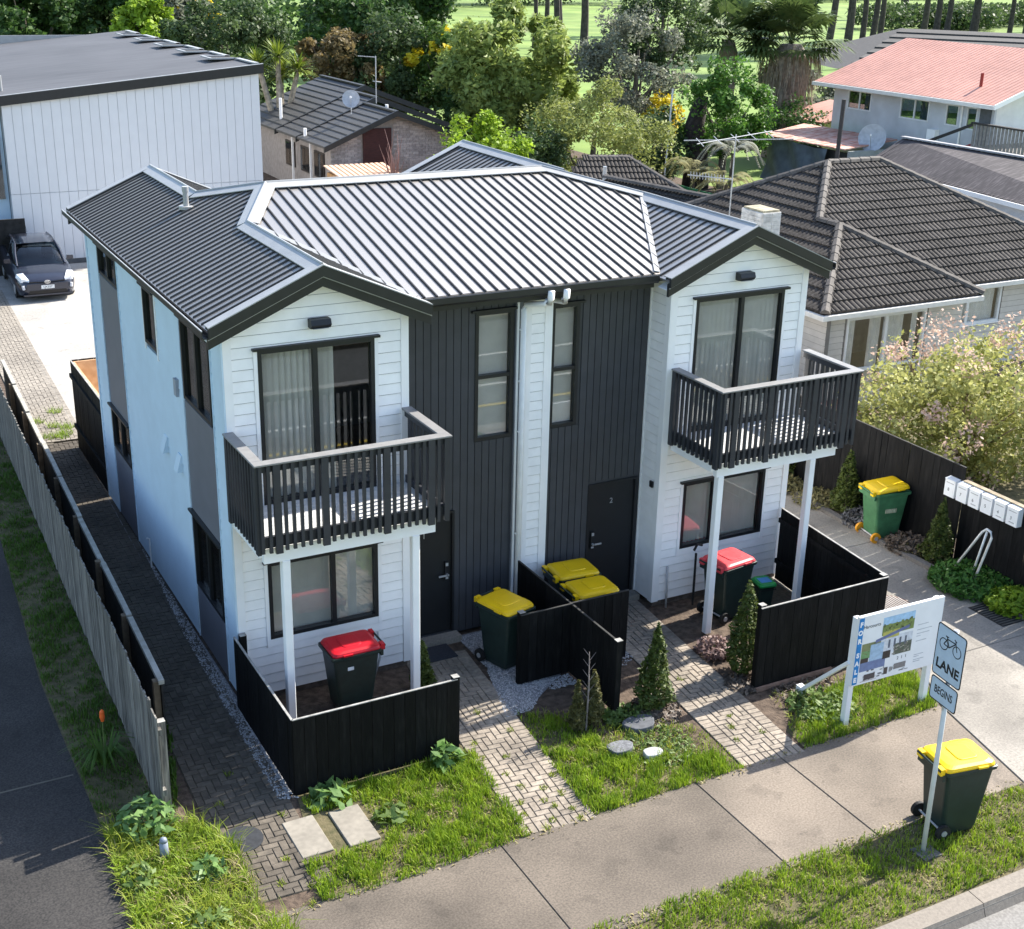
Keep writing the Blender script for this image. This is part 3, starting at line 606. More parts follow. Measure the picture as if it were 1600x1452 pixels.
# ---------------------------------------------------------------- balconies
def balcony(x0, x1, posts, bx1):
    yf, zt, zb_, zf_ = -1.27, 4.14, 2.95, 3.02
    bal = BOX('balcony', WHITE, house, x0 + .06, yf + .05, 2.72, bx1, yf + .14, 2.93)       # front beam
    BOX('joist_beam', WHITE, bal, x0 + .02, yf + .141, 2.78, x0 + .1, -.04, 2.93); BOX('joist_beam', WHITE, bal, x1 - .16, yf + .141, 2.78, x1 - .08, -.04, 2.93)
    BOX('soffit_lining', WHITE, bal, x0 + .101, yf + .142, 2.90, x1 - .161, -.04, 2.925)
    n = 10; dm = M('deck_board', (.58, .58, .57), .7, .08, 8, rnd=.06)
    for i in range(n): y = yf + .07 + i * (1.16 / n); BOX('deck_board', dm, bal, x0 + .05, y + .004, 2.94, x1 - .05, y + 1.16 / n - .004, zf_)
    hr = MB().box(x0 - .06, yf - .09, zt - .03, x1 + .06, yf + .06, zt).build('handrail', RAILTOP, bal); bevel(hr, .006, 1)
    for a in (x0 - .06, x1 - .09): o = MB().box(a, yf + .062, zt - .03, a + .15, -.03, zt).build('handrail', RAILTOP, bal); bevel(o, .006, 1)
    BOX('top_rail', BAL, bal, x0, yf - .035, zt - .13, x1, yf + .01, zt - .032); BOX('bottom_rail', BAL, bal, x0 + .005, yf - .02, 2.97, x1 - .005, yf + .03, 3.12)
    for a in (x0, x1 - .045): BOX('top_rail', BAL, bal, a, yf + .011, zt - .13, a + .045, -.03, zt - .032); BOX('bottom_rail', BAL, bal, a + .003, yf + .031, 2.97, a + .042, -.03, 3.12)
    sm = MB().box(-.022, -.018, zb_ - .03, .022, .018, zt - .035).mesh('baluster'); bm = MB().box(-.047, -.024, zb_ - .06, .047, .024, zt - .034).mesh('baluster_post')
    N = 25
    for i in range(N):
        x = x0 + .02 + (x1 - x0 - .04) * i / (N - 1); wide = i in (2, 8, 16, 22)
        OBJ('baluster_post' if wide else 'baluster', bm if wide else sm, BAL, bal, mw=Matrix.Translation((x, yf - .06, random.gauss(0, .004))))
    for sx, xx in ((-1, x0 - .022), (1, x1 + .022)):
        for j in range(11):
            y = yf + .02 + j * .118; wide = j in (0, 10)
            OBJ('baluster_post' if wide else 'baluster', bm if wide else sm, BAL, bal, mw=Matrix.Translation((xx, y - .02, random.gauss(0, .004))) @ Matrix.Rotation(R_(90), 4, 'Z'))
    for px in posts: o = BOX('balcony_post', WHITE, bal, px - .055, yf + .04, .02, px + .055, yf + .15, 2.719); bevel(o, .008, 1)
balcony(-.02, 2.58, (.33, 2.17), 2.46); balcony(7.12, 9.74, (7.27, 9.07), 9.52)
BOX('door_mat', M('grey_mat', (.035, .037, .045), .95, .2, 40), None, 2.68, -.12, .012, 3.36, .30, .03, label='dark grey door mat on the pavers at door number one', cat='door mat')
#PART2
# ================================================================ FENCES
def board_fence(name, label, segs, h, mat, bw=.15, th=.022, cap_w=.03, capm=WOODT, posts=(), z0=.02, rnd=.0, rails=True, gap=.003, post_h=None, capt=.012, group=None):
    x0, y0 = segs[0][:2]; root = THING(name, label, 'fence', (x0, y0, 0), group=group)
    for (xa, ya, xb, yb) in segs:
        a = Vector((xa - x0, ya - y0, 0)); b = Vector((xb - x0, yb - y0, 0)); L = (b - a).length; d = (b - a) / L; n = max(1, int(round(L / bw))); w = L / n
        ang = math.atan2(d.y, d.x); base = Matrix.Translation(a) @ Matrix.Rotation(ang, 4, 'Z')
        me = MB().box(gap, -th / 2, z0, w - gap, th / 2, h).mesh('fence_board')
        for i in range(n):
            dz = random.gauss(0, rnd) if rnd else 0
            OBJ('fence_board', me, mat, root, mw=base @ Matrix.Translation((i * w, random.gauss(0, .002), dz)) @ Matrix.Rotation(random.gauss(0, .006 if rnd else .001), 4, 'Y'))
        if cap_w: OBJ('top_edge', MB().box(.0, -cap_w / 2, h + .001, L, cap_w / 2, h + capt).mesh('top_edge'), capm, root, mw=base)
        if rails:
            for z in (h * .25, h * .82): OBJ('rail', MB().box(.01, th / 2 + .002, z, L - .01, th / 2 + .045, z + .08).mesh('rail'), mat, root, mw=base)
    for (px, py) in posts:
        ph = post_h or h + .03
        p_ = MB().box(px - x0 - .045, py - y0 - .045, 0, px - x0 + .045, py - y0 + .045, ph).build('post', mat, root)
        MB().box(px - x0 - .047, py - y0 - .047, ph + .001, px - x0 + .047, py - y0 + .047, ph + .008).build('post_top', WOODT, p_)
    return root
board_fence('courtyard_fence', 'black board fence around the left courtyard with the red lidded bin', [(-.09, -.06, -.09, -2.46), (-.09, -2.46, 2.2, -2.46)], 1.13, BLACKF, posts=((.02, -.1), (2.19, -2.42)))
board_fence('screen_fence', 'black cross shaped screen fence between the two brick paths', [(4.66, .42, 4.66, -2.5), (3.80, -1.27, 4.645, -1.27), (4.675, -1.25, 5.68, -1.25)], 1.15, BLACKF, posts=((4.66, -2.56), (3.84, -1.22)), capm=M('dark_worn_edge', (.03, .029, .027), .8, .3, 8))
board_fence('courtyard_fence', 'black board fence around the right courtyard behind the sale sign', [(6.87, -2.92, 9.30, -2.92), (9.30, -2.9, 9.55, -.06)], 1.34, BLACKF, posts=((6.93, -2.86), (9.25, -2.86)))
BOX('kickboard', M('brown_board', (.2, .13, .1), .85, .2, 9), None, 6.86, -3.0, -.005, 8.3, -2.96, .06, label='low brown kickboard lying along the right courtyard fence', cat='board')
bf = board_fence('boundary_fence', 'tall black boundary fence along the driveway with mailboxes', [(12.93, 12.0, 12.93, -.9)], 1.82, M('charcoal_stained_board', (.006, .0062, .0068), .75, .4, 5, rnd=.2, bump=.3, bscale=16, stretch=(3, 3, .5), c2=(.02, .0195, .019), thr=(.45, .85), spec=.15), rnd=.006, cap_w=.03, capm=M('dark_worn_edge', (.03, .029, .027), .8, .3, 8))
board_fence('boundary_fence', 'lower end of the black boundary fence with a bare timber top by the street', [(12.93, -.92, 12.93, -7.0)], 1.58, _M['charcoal_stained_board'], rnd=.006, cap_w=.1, capt=.02, capm=M('bare_timber_cap', (.22, .17, .11), .85, .3, 8, c2=(.34, .29, .2)))
# old paling fence left, and the darker fence close behind it
board_fence('paling_fence', 'grey weathered paling fence beside the grass strip on the left', [(-1.33, 14.5, -1.70, -2.25)], 1.50, PALING, bw=.098, th=.018, cap_w=0, rnd=.022, rails=True, gap=.006, posts=((-1.62, -2.1),), post_h=1.35)
f2 = THING('railed_fence', 'dark fence with weathered top rail and posts beside the shaded brick side path', 'fence', (-1.33, -1.0, 0))
L2 = 15.6; ang2 = math.atan2(15.6, .38)
B2 = Matrix.Rotation(ang2, 4, 'Z'); me = MB().box(.003, -.012, .02, .147, .012, 1.18).mesh('fence_board')
DKF = M('dark_damp_board', (.02, .019, .018), .85, .4, 6, rnd=.25)
for i in range(int(L2 / .15)): OBJ('fence_board', me, DKF, f2, mw=B2 @ Matrix.Translation((i * .15, 0, random.gauss(0, .01))))
for i in range(8): OBJ('rail', MB().box(.02, -.035, 1.19 + .02 * math.sin(i * 2.1), 1.93, .04, 1.25 + .02 * math.sin(i * 2.1)).mesh('rail'), RAILW, f2, mw=B2 @ Matrix.Translation((i * 1.95, .0, 0)) @ Matrix.Rotation(-.006 * math.cos(i * 1.7), 4, 'Y'))
for i in range(8): OBJ('post', MB().box(-.05, .02, 0, .05, .10, 1.22 + .03 * math.sin(i)).mesh('post'), M('brown_post', (.16, .12, .08), .9, .25, 9), f2, mw=B2 @ Matrix.Translation((i * 1.95 + .1, 0, 0)))
# small yard enclosure at the back corner of the house
en = board_fence('yard_enclosure', 'black walled enclosure with bare timber inside at the back of the house', [(.03, 8.55, .03, 11.6), (.03, 11.6, 1.6, 11.6)], 1.95, BLACKF, capm=WOODT)
for k, (x0, y0, x1, y1, z0, z1) in enumerate(((.06, 8.6, .1, 11.55, .06, 1.93), (.1, 11.52, 1.55, 11.56, .06, 1.93))): BOX('timber_lining', M('raw_pine', (.5, .3, .16), .8, .25, 6, c2=(.62, .42, .25)), en, x0 - .03, y0 - 8.55, z0, x1 - .03, y1 - 8.55, z1)
BOX('dark_fence_panel', M('dark_damp_board', (.02, .019, .018)), None, -3.2, 28.7, 0, 1.9, 28.78, 1.8, label='dark fence panel beside the parked car at the white building', cat='fence')

# ================================================================ WHEELIE BINS
def rr(w, d, r, z, cx=0, cy=0, n=5):
    out = []
    for sx, sy, a0 in ((1, 1, 0), (-1, 1, 90), (-1, -1, 180), (1, -1, 270)):
        for k in range(n):
            a = R_(a0 + 90 * k / (n - 1)); out.append((cx + sx * (w / 2 - r) + r * math.cos(a), cy + sy * (d / 2 - r) + r * math.sin(a), z))
    return out
def wheelie(label, loc, rz, body, lid, s=1.0, tilt=0.0, wheelm=RUBBER, group=None, mark=None):
    """240 litre bin: wheels and grip bar at local -y, lid opens at +y"""
    b = THING('wheelie_bin', label, 'bin', loc, rz, group); b.scale = (s, s, s)
    mb = MB(); mb.loft([rr(.42, .46, .05, .03, 0, .03), rr(.44, .50, .05, .1, 0, .03), rr(.53, .66, .05, .86, 0, .03), rr(.545, .68, .05, .93, 0, .03)]); bd = mb.build('body', body, b, smooth=False)
    rm = MB(); rm.loft([rr(.575, .73, .05, .925, 0, .035), rr(.59, .745, .05, .935, 0, .035), rr(.59, .745, .05, .975, 0, .035), rr(.56, .715, .05, .98, 0, .035)]); rm.build('rim', body, b)
    L = MB(); L.loft([rr(.57, .715, .06, .982, 0, .02), rr(.575, .72, .07, 1.0, 0, .02), rr(.55, .69, .08, 1.03, 0, .02), rr(.47, .60, .1, 1.048, 0, .02), rr(.3, .4, .1, 1.055, 0, .02)])
    lo_ = L.build('lid', lid, b, smooth=False)
    if tilt:
        lo_.matrix_local = Matrix.Translation((0, -.36, .98)) @ Matrix.Rotation(tilt, 4, 'X') @ Matrix.Translation((0, .36, -.98))
    e = MB(); e.loft([rr(.34, .3, .06, 1.045, 0, .05), rr(.32, .28, .06, 1.064, 0, .05), rr(.3, .26, .05, 1.066, 0, .05)]); e.build('raised_panel', lid, lo_)
    for sx in (-1, 1):
        e = MB(); e.box(sx * .28 - .03, .1, .985, sx * .28 + .03, .24, 1.01); e.build('lid_grip', lid, lo_)
        h = MB(); h.box(sx * .2 - .05, -.40, .94, sx * .2 + .05, -.34, 1.03); h.build('hinge_lug', lid, lo_)
    MB().tube([(-.24, -.40, 1.0), (.24, -.40, 1.0)], .015, 8).build('grip_bar', body, b); MB().box(-.26, -.37, .86, .26, -.33, .95).build('back_plate', body, b)
    for sx in (-1, 1):
        wv = MB().tube([(sx * .235, -.24, .1), (sx * .285, -.24, .1)], .1, 18).build('wheel', wheelm, b); MB().disc((sx * .286 - (.004 if sx > 0 else -.004), -.24, .1), .04, .012 * sx, 12, 'x').build('hub', GALV, wv)
    MB().tube([(-.24, -.24, .1), (.24, -.24, .1)], .014, 8).build('axle', GALV, b)
    BOX('sticker', M('paper_sticker', (.7, .7, .68), .7), b, -.2665, .08, .74, -.2625, .17, .79)
    if mark:
        TEXT('lid_mark', mark, .09, M('pale_mark', (.75, .5, .5), .7) if mark == '≡' else M('pale_mark', (.75, .5, .5), .7), lo_, Matrix.Translation((0, .05, 1.068)))
    return b
BGRN = M('dark_green_plastic', (.016, .03, .026), .4, .12, 10, big=.1, bigs=3); YEL = M('yellow_plastic', (.84, .53, .006), .4, .05, 8, big=.08, bigs=4); RED = M('red_plastic', (.52, .008, .02), .4, .06, 8, big=.08, bigs=4); GRNB = M('faded_green_plastic', (.055, .17, .075), .5, .12, 10, big=.2, bigs=3)
wheelie('dark green bin with red lid standing in the left courtyard under the window', (1.40, -.72, 0), R_(90), BGRN, RED)
wheelie('dark green bin with yellow lid on the pebbles beside door number one', (3.93, -.52, 0), R_(196), BGRN, YEL)
wheelie('yellow lidded bin behind the screen fence, nearer the wall', (5.42, .02, 0), R_(-94), BGRN, YEL)
wheelie('yellow lidded bin behind the screen fence, nearer the street', (5.36, -.66, 0), R_(-92), BGRN, YEL)
wheelie('dark green bin with faded red lid beside the right courtyard post', (7.92, -.75, 0), R_(-82), BGRN, M('faded_red_plastic', (.6, .06, .07), .45, .1, 8))
wheelie('bright green bin with propped yellow lid at the driveway fence', (12.5, .55, .0), R_(-100), GRNB, YEL, tilt=R_(5), wheelm=M('yellow_wheel', (.7, .3, .01), .5))
wheelie('dark green bin with bright yellow lid on the kerbside verge', (7.02, -6.62, 0), R_(-100), BGRN, YEL)
LT_ = M('pale_lettering', (.5, .52, .5), .6)
for (x, y, rz, nm) in ((7.02, -6.62, R_(-100), 0),):
    kbn = [o for o in bpy.data.objects if o.name.startswith('wheelie_bin') and 'kerbside' in o.get('label', '')][0]
    for (x0, x1, z0, z1) in ((-.1, .09, .70, .735), (.04, .09, .735, .77), (-.08, .06, .63, .645)): MB().add([(x0, .352, z0), (x1, .352, z0), (x1, .359, z1), (x0, .359, z1)], [(0, 1, 2, 3)]).build('printed_mark', LT_, kbn)
gb_ = [o for o in bpy.data.objects if o.name.startswith('wheelie_bin') and 'bright green' in o.get('label', '')][0]
BOX('printed_mark', M('worn_cream_print', (.45, .45, .3), .7, .4, 30), gb_, .2555, -.1, .58, .2605, .14, .66)
# council lettering on the kerbside bin and the green driveway bin
fb_ = THING('food_scrap_bin', 'small dark bin with green lid and blue sticker in the right courtyard', 'bin', (8.72, -.75, 0), R_(-10))
MB().loft([rr(.24, .24, .03, .0), rr(.28, .28, .03, .40)]).build('body', BGRN, fb_); MB().loft([rr(.32, .36, .05, .402), rr(.33, .37, .06, .43), rr(.28, .32, .06, .46)]).build('lid', M('green_lid_plastic', (.01, .28, .06), .35), fb_)
BOX('sticker', M('blue_sticker', (.05, .25, .6), .5), fb_, -.1, -.1, .461, .1, .08, .464); MB().tube([(-.15, 0, .40), (-.15, -.16, .34), (.15, -.16, .34), (.15, 0, .40)], .008, 6).build('handle', RUBBER, fb_)

# ================================================================ SIGNS
SW = M('sign_white', (.78, .79, .8), .45, .03, 5); INK = M('sign_ink', (.012, .014, .02), .5); SBL = M('sign_blue', (.0, .19, .50), .4, .05, 6); REFL = M('sign_reflective', (.46, .55, .66), .4, .05, 7)
ss = THING('sale_sign', 'white framed for sale board with photographs on two posts in the grass', 'sign', (7.45, -4.28, 0), R_(-1))
for x in (0.0, 1.46): o = BOX('post', SW, ss, x - .045, -.0, -.05, x + .045, .09, 1.70); bevel(o, .004, 1)
pn = BOX('panel', SW, ss, -.045, -.05, .66, 1.51, -.001, 1.74)
MB().bar((-.04, .05, 1.0), (-.04, .95, .08), .07, .05).build('brace', SW, ss); BOX('brace_foot', SW, ss, -.09, .9, 0, .01, 1.02, .14)
def flat(nm, col, x0, z0, x1, z1, d=.0505, sk=0, **k):
    """a printed patch on the sign panel (x along, z up, d forward)"""
    m_ = M('print_%02d%02d%02d' % tuple(int(c * 99) for c in col), col, .45, .12, 18)
    return MB().add([(x0, -d, z0), (x1, -d, z0 + sk), (x1, -d, z1 + sk), (x0, -d, z1)], [(0, 1, 2, 3)]).build(nm, m_, pn)
flat('strip', (.0, .19, .50), -.044, .68, .045, 1.72, .0525)
for i, ch in enumerate('FORSALE'):
    z = 1.62 - i * .13 - (.0 if i < 3 else .09); TEXT('letter', ch, .10, SW, pn, Matrix.Translation((.0, -.0535, z)) @ Matrix.Rotation(R_(90), 4, 'X') @ Matrix.Rotation(R_(0), 4, 'Z'), .001, bold=.006)
k = .0515
flat('photo_sky', (.35, .55, .75), .40, 1.44, .98, 1.64, k); flat('photo_trees', (.16, .22, .06), .40, 1.36, .98, 1.52, k + .0006); flat('photo_lawn', (.45, .42, .10), .42, 1.30, .72, 1.42, k + .001)
flat('photo_trees', (.2, .22, .1), .06, 1.17, .40, 1.30, k + .0004); flat('photo_lawn', (.15, .3, .12), .06, 1.06, .25, 1.18, k + .0005)
flat('photo_house', (.6, .63, .68), .40, 1.06, .98, 1.32, k + .0002); flat('photo_roof', (.12, .15, .30), .3, 1.27, .9, 1.32, k + .0014, .12)
flat('photo_wall', (.33, .47, .62), .22, 1.0, .46, 1.26, k + .001); flat('photo_garden', (.09, .11, .08), .66, 1.0, .98, 1.18, k + .0016); flat('photo_drive', (.15, .2, .36), .06, .86, .52, 1.0, k + .0012); flat('photo_fence', (.03, .025, .025), .46, .98, .60, 1.1, k + .002); flat('photo_fence', (.04, .03, .03), .06, 1.0, .2, 1.07, k + .002)
for x in (.54, .64, .74, .84): flat('photo_window', (.1, .12, .16), x, 1.14, x + .035, 1.27, k + .0022)
for (x, z, w, h, c) in ((.16, .71, .2, .09, (.07, .06, .065)), (.52, .72, .07, .11, (.07, .06, .06)), (.7, .76, .22, .09, (.2, .19, .19)), (.62, .74, .04, .08, (.3, .3, .3)), (.2, .84, .04, .05, (.1, .1, .1)), (.28, .84, .05, .05, (.12, .12, .12)), (.5, .82, .02, .1, (.35, .35, .36)), (.1, .69, .3, .012, (.5, .42, .4))): flat('photo_interior', c, x, z, x + w, z + h, k + .001)
_r = random.Random(3)
for _ in range(46): x = .41 + .55 * _r.random(); z = 1.40 + .12 * _r.random(); g_ = _r.uniform(.04, .3); flat('photo_trees', (round(g_ * .8, 2), round(g_, 2), round(g_ * .3, 2)), x, z, x + _r.uniform(.015, .05), z + _r.uniform(.01, .04), k + .0008 + _r.random() * .0006)
for _ in range(24): x = .06 + .32 * _r.random(); z = 1.08 + .2 * _r.random(); g_ = _r.uniform(.06, .3); flat('photo_trees', (round(g_ * .8, 2), round(g_, 2), round(g_ * .4, 2)), x, z, x + _r.uniform(.01, .04), z + _r.uniform(.01, .03), k + .0008)
for _ in range(40): x = .62 + .33 * _r.random(); z = 1.0 + .17 * _r.random(); g_ = _r.uniform(.03, .4); flat('photo_garden', (round(g_, 2), round(g_ * .95, 2), round(g_ * .8, 2)), x, z, x + _r.uniform(.01, .05), z + _r.uniform(.008, .03), k + .0024)
for _ in range(30): x = .1 + .86 * _r.random(); z = .70 + .12 * _r.random(); g_ = _r.uniform(.15, .65); flat('photo_interior', (round(g_, 2), round(g_, 2), round(g_ * 1.02, 2)), x, z, x + _r.uniform(.02, .07), z + _r.uniform(.01, .04), k + .0006)
TEXT('agency_name', 'Harcourts', .075, INK, pn, Matrix.Translation((.2, -.0525, 1.565)) @ Matrix.Rotation(R_(90), 4, 'X'), .0006)
TEXT('icon_row', '2  1  1', .07, INK, pn, Matrix.Translation((.83, -.0525, .93)) @ Matrix.Rotation(R_(90), 4, 'X'), .0006)
for i, (w, z) in enumerate(((.2, 1.38), (.28, 1.3), (.24, 1.24), (.08, 1.2), (.2, 1.12), (.18, .9), (.1, .87), (.2, .82), (.13, .79))): flat('text_line', (.45, .47, .5), 1.06, z, 1.06 + w, z + .012, k)
# bicycle lane sign on a pole
bs = THING('bicycle_lane_sign', 'bicycle lane begins sign on a leaning white pole at the kerb', 'sign', (6.36, -6.9, 0), 0)
pole = MB().tube([(0, 0, -.1), (-.03, 0, 3.04)], .03, 14).build('pole', M('white_pole', (.62, .63, .63), .45, .06, 8, big=.1), bs, smooth=True)
BOX('pole_base', OLDC, bs, -.12, -.16, -.02, .16, .1, .012)
fwd = Vector((-.95, .12, .0)).normalized(); rd = Vector((-fwd.y, fwd.x, 0)); rd = rd if rd.y < 0 else -rd
def plate(w, h, cz, nm):
    c = Vector((-.03, 0, cz)) + fwd * .045 + rd * .0
    base = FR(c, rd)
    mb = MB(); mb.loft([[(x, z, -.002) for x, z, _ in rr(w, h, .04, 0)], [(x, z, .002) for x, z, _ in rr(w, h, .04, 0)]]); p = mb.build(nm, INK, bs); p.matrix_local = base
    mb = MB(); mb.loft([[(x, z, .002) for x, z, _ in rr(w - .03, h - .03, .03, 0)], [(x, z, .0032) for x, z, _ in rr(w - .03, h - .03, .03, 0)]]); mb.build('sign_face', REFL, p)
    return p
p1 = plate(.50, .66, 2.72, 'sign_plate'); p2 = plate(.47, .30, 2.22, 'sign_plate')
TEXT('lettering', 'LANE', .165, INK, p1, Matrix.Translation((0, -.17, .0035)), .0008, bold=.006); TEXT('lettering', 'BEGINS', .135, INK, p2, Matrix.Translation((0, 0, .0035)), .0008, sx=.72, bold=.003)
bk = MB()
def ring(cx, cy, r, t, n=28):
    v = []; f = []
    for i in range(n):
        a = 6.2832 * i / n; v += [(cx + (r - t) * math.cos(a), cy + (r - t) * math.sin(a), .0042), (cx + r * math.cos(a), cy + r * math.sin(a), .0042)]
    return v, [(2 * i, 2 * i + 1, (2 * i + 3) % (2 * n), (2 * i + 2) % (2 * n)) for i in range(n)]
for cx in (-.115, .115): bk.add(*ring(cx, .10, .075, .012))
def seg(a, b, w=.014):
    a = Vector((*a, .0044)); b = Vector((*b, .0044)); d = (b - a).normalized(); n_ = Vector((-d.y, d.x, 0)) * w / 2; bk.add([a - n_, b - n_, b + n_, a + n_], [(0, 1, 2, 3)])
for a, b in (((-.115, .1), (-.06, .19)), ((-.115, .1), (-.02, .095)), ((-.02, .095), (-.075, .205)), ((-.065, .185), (.075, .19)), ((-.02, .095), (.075, .185)), ((.115, .1), (.07, .225)), ((.05, .235), (.095, .215)), ((-.1, .21), (-.045, .21))): seg(a, b)
bk.build('bicycle_symbol', INK, p1)
MB().bar((-.03, .0, 2.0), (-.03, .0, 3.0), .05, .03).build('bracket', GALV, bs)
# mailboxes on the boundary fence
MBW = M('mailbox_white', (.8, .81, .82), .35, .03, 6)
for i, num in enumerate('876543'):
    y = -.72 - i * .285
    mx = THING('mailbox', 'white mailbox numbered %s, %s in the row on the black fence' % (num, ('leftmost', 'second from left', 'third from left', 'fourth from left', 'fifth from left', 'last at the right')[i]), 'mailbox', (12.92, y, 1.24), 0, 'mailboxes on the driveway fence')
    BOX('box', MBW, mx, -.14, -.118, 0, -.015, .118, .31); MB().prism([(-.15, -.122, .311), (-.015, -.122, .311), (-.015, -.122, .34), (-.15, -.122, .322)], (0, .244, 0)).build('lid', MBW, mx)
    BOX('slot', M('slot_grey', (.35, .35, .36), .5), mx, -.1425, -.085, .25, -.14, .085, .262)
    TEXT('number', num, .085, INK, mx, FR((-.1415, .02, .13), (0, -1, 0)), .0006); 
    if num in '643': BOX('name_strip', M('slot_grey', (.35, .35, .36)), mx, -.1425, -.06, .05, -.14, .05, .065)
# white tube cycle rail leaning at the fence
cr = THING('tubular_rail', 'bent white steel tube rail standing in the weeds by the black fence', 'rail', (12.5, -1.7, 0))
TUBE = M('white_tube', (.75, .75, .73), .4)
MB().tube([(0, .45, 0), (.12, -.02, .98), (.13, -.1, 1.06), (.12, -.2, 1.05), (.1, -.25, .96), (-.05, -.12, .0)], .022, 10).build('hoop', TUBE, cr, smooth=True); MB().tube([(.12, -.12, 1.02), (.1, .06, .0)], .02, 10).build('strut', TUBE, cr, smooth=True)
# manholes and drain grate
mh = THING('manhole_cover', 'dark round manhole cover in the side brick path', 'manhole', (-.96, -3.0, 0)); MB().disc((0, 0, -.02), .26, .032, 32).build('plate', M('dark_iron', (.03, .032, .036), .6, .2, 20), mh); MB().disc((0, 0, .0125), .05, .006, 16).build('lifting_hole', M('dark_iron2', (.06, .06, .06), .5), mh)
mh = THING('manhole_cover', 'rusty round manhole cover with radial slots in the driveway', 'manhole', (10.68, -1.72, 0)); MB().disc((0, 0, -.02), .36, .03, 32).build('plate', M('brown_iron', (.12, .07, .055), .8, .2, 20), mh)
for i in range(-6, 7): w_ = math.sqrt(.33 ** 2 - (i * .05) ** 2); BOX('rib', M('pale_iron', (.3, .27, .25), .7), mh, i * .05 - .014, -w_, .0105, i * .05 + .014, w_, .018)
dg = THING('drain_grate', 'black slotted drain grate at the right edge of the driveway', 'grate', (12.05, -2.75, 0)); BOX('frame', M('black_iron', (.012, .012, .012), .6), dg, -.25, -.38, -.02, .25, .38, .008)
for i in range(11): BOX('bar', M('worn_iron', (.07, .065, .06), .6), dg, -.23, -.36 + i * .066, .0085, .23, -.33 + i * .066, .02)
# loose slabs on the left lawn, stepping stones
SLB = M('pale_slab', (.25, .225, .185), .85, .1, 14, big=.15, bigs=2.5)
for i, (x, y) in enumerate(((-.23, -3.3), (.36, -3.34))):
    o = BOX('paving_slab', SLB, None, x - .2, y - .38, -.02, x + .2, y + .38, .018, label=('rectangular concrete slab lying in the lawn next to the side path', 'rectangular concrete slab lying in the lawn nearer the brick path')[i], cat='slab'); bevel(o, .008, 1); o.rotation_euler = (0, 0, .0)
for i, (x, y, r, m_, lb) in enumerate(((4.78, -3.02, .24, M('slate_stone', (.09, .095, .105), .8, .2, 12), 'large grey stepping stone below the screen fence end'), (4.20, -3.42, .19, M('grey_cobble_stone', (.14, .145, .155), .8, .35, 30), 'mottled grey stepping stone in the middle lawn'), (4.53, -3.72, .14, M('white_stone', (.38, .39, .38), .8, .1, 14), 'small white stepping stone nearest the footpath'))):
    mb = MB(); pts = [(x + r * (1 + .12 * math.sin(a * 3 + i)) * math.cos(a), y + r * .8 * (1 + .1 * math.cos(a * 2)) * math.sin(a)) for a in np.linspace(0, 6.283, 17)[:-1]]
    mb.prism([(px, py, -.01) for px, py in pts], (0, 0, .10)); bevel(mb.build('stepping_stone', m_, label=lb, cat='stone'), .012, 2)
sp = MB().tube([(-1.89, -2.98, 0), (-1.89, -2.98, .27)], .05, 14); sp.tube([(-1.89, -2.98, .27), (-1.89, -2.98, .31), (-1.89, -2.98, .33)], [.05, .04, .015], 14); sp.build('marker_post', M('blue_grey_post', (.2, .23, .28), .5, .1, 9), label='short grey marker post standing in the long grass', cat='post', smooth=True)
# taps and garden pipes by the walls
for i, (x, y, lb) in enumerate(((1.98, -.1, 'bent white water pipe at the wall behind the red lidded bin'), (7.22, -.1, 'grey water pipe at the wall left of the right courtyard window'), (8.75, -.1, 'thin grey pipe on the wall behind the small green bin'))):
    t = MB().tube([(x, y, -.02), (x + (.1 if i == 0 else 0), y, .3), (x + (.08 if i == 0 else 0), y + .03, .72)], .018, 8); t.build('water_pipe', M('grey_pipe', (.42, .42, .42), .5), label=lb, cat='pipe', smooth=True)
pst = MB().tube([(7.66, -.25, 0), (7.72, -.16, .9)], .02, 8); pst.tube([(7.64, -.2, .98), (7.7, -.2, 1.08), (7.8, -.2, 1.05)], .022, 8); pst.build('scooter_stem', RUBBER, label='black folded scooter stem leaning on the wall beside the faded red bin', cat='scooter')
# ================================================================ CAR (nose towards the camera)
car = THING('parked_car', 'dark grey hatchback parked nose first beside the white building', 'car', (1.78, 24.75, 0), R_(-1.5))
PAINT = M('dark_grey_car_paint', (.028, .032, .05), .32, .05, 6, metal=.35, coat=.8); CGL = GLASS('car_glass', (.35, .42, .45), 1.75)
def csec(y, w, zt, zs, zlo, wt):
    h = [(0, zt), (wt * .5, zt - .005), (wt * .86, zt - .03), (w * .95, zs), (w, zs - .14), (w, .42), (w * .95, zlo), (w * .6, zlo - .02), (0, zlo - .02)]
    return [(x, y, z) for x, z in h] + [(-x, y, z) for x, z in h[-2:0:-1]]
st = [(.0, .56, .60, .56, .30, .50), (.05, .68, .66, .61, .23, .62), (.16, .78, .72, .66, .2, .7), (.4, .845, .80, .74, .19, .74), (.8, .865, .89, .82, .19, .76), (1.15, .87, .95, .88, .19, .78), (1.9, .873, .97, .92, .19, .8), (3.0, .873, .99, .95, .19, .8), (3.8, .86, 1.05, .98, .2, .78), (4.25, .82, 1.06, .98, .24, .74), (4.44, .74, 1.0, .92, .32, .68)]
body = MB().loft([csec(*q) for q in st]).build('body', PAINT, car, smooth=True)
def cab(y, w, z0, z1, wt): return [(w, y, z0), (w * .97, y, z0 + (z1 - z0) * .5), (wt, y, z1 - .03), (wt * .7, y, z1), (-wt * .7, y, z1), (-wt, y, z1 - .03), (-w * .97, y, z0 + (z1 - z0) * .5), (-w, y, z0)]
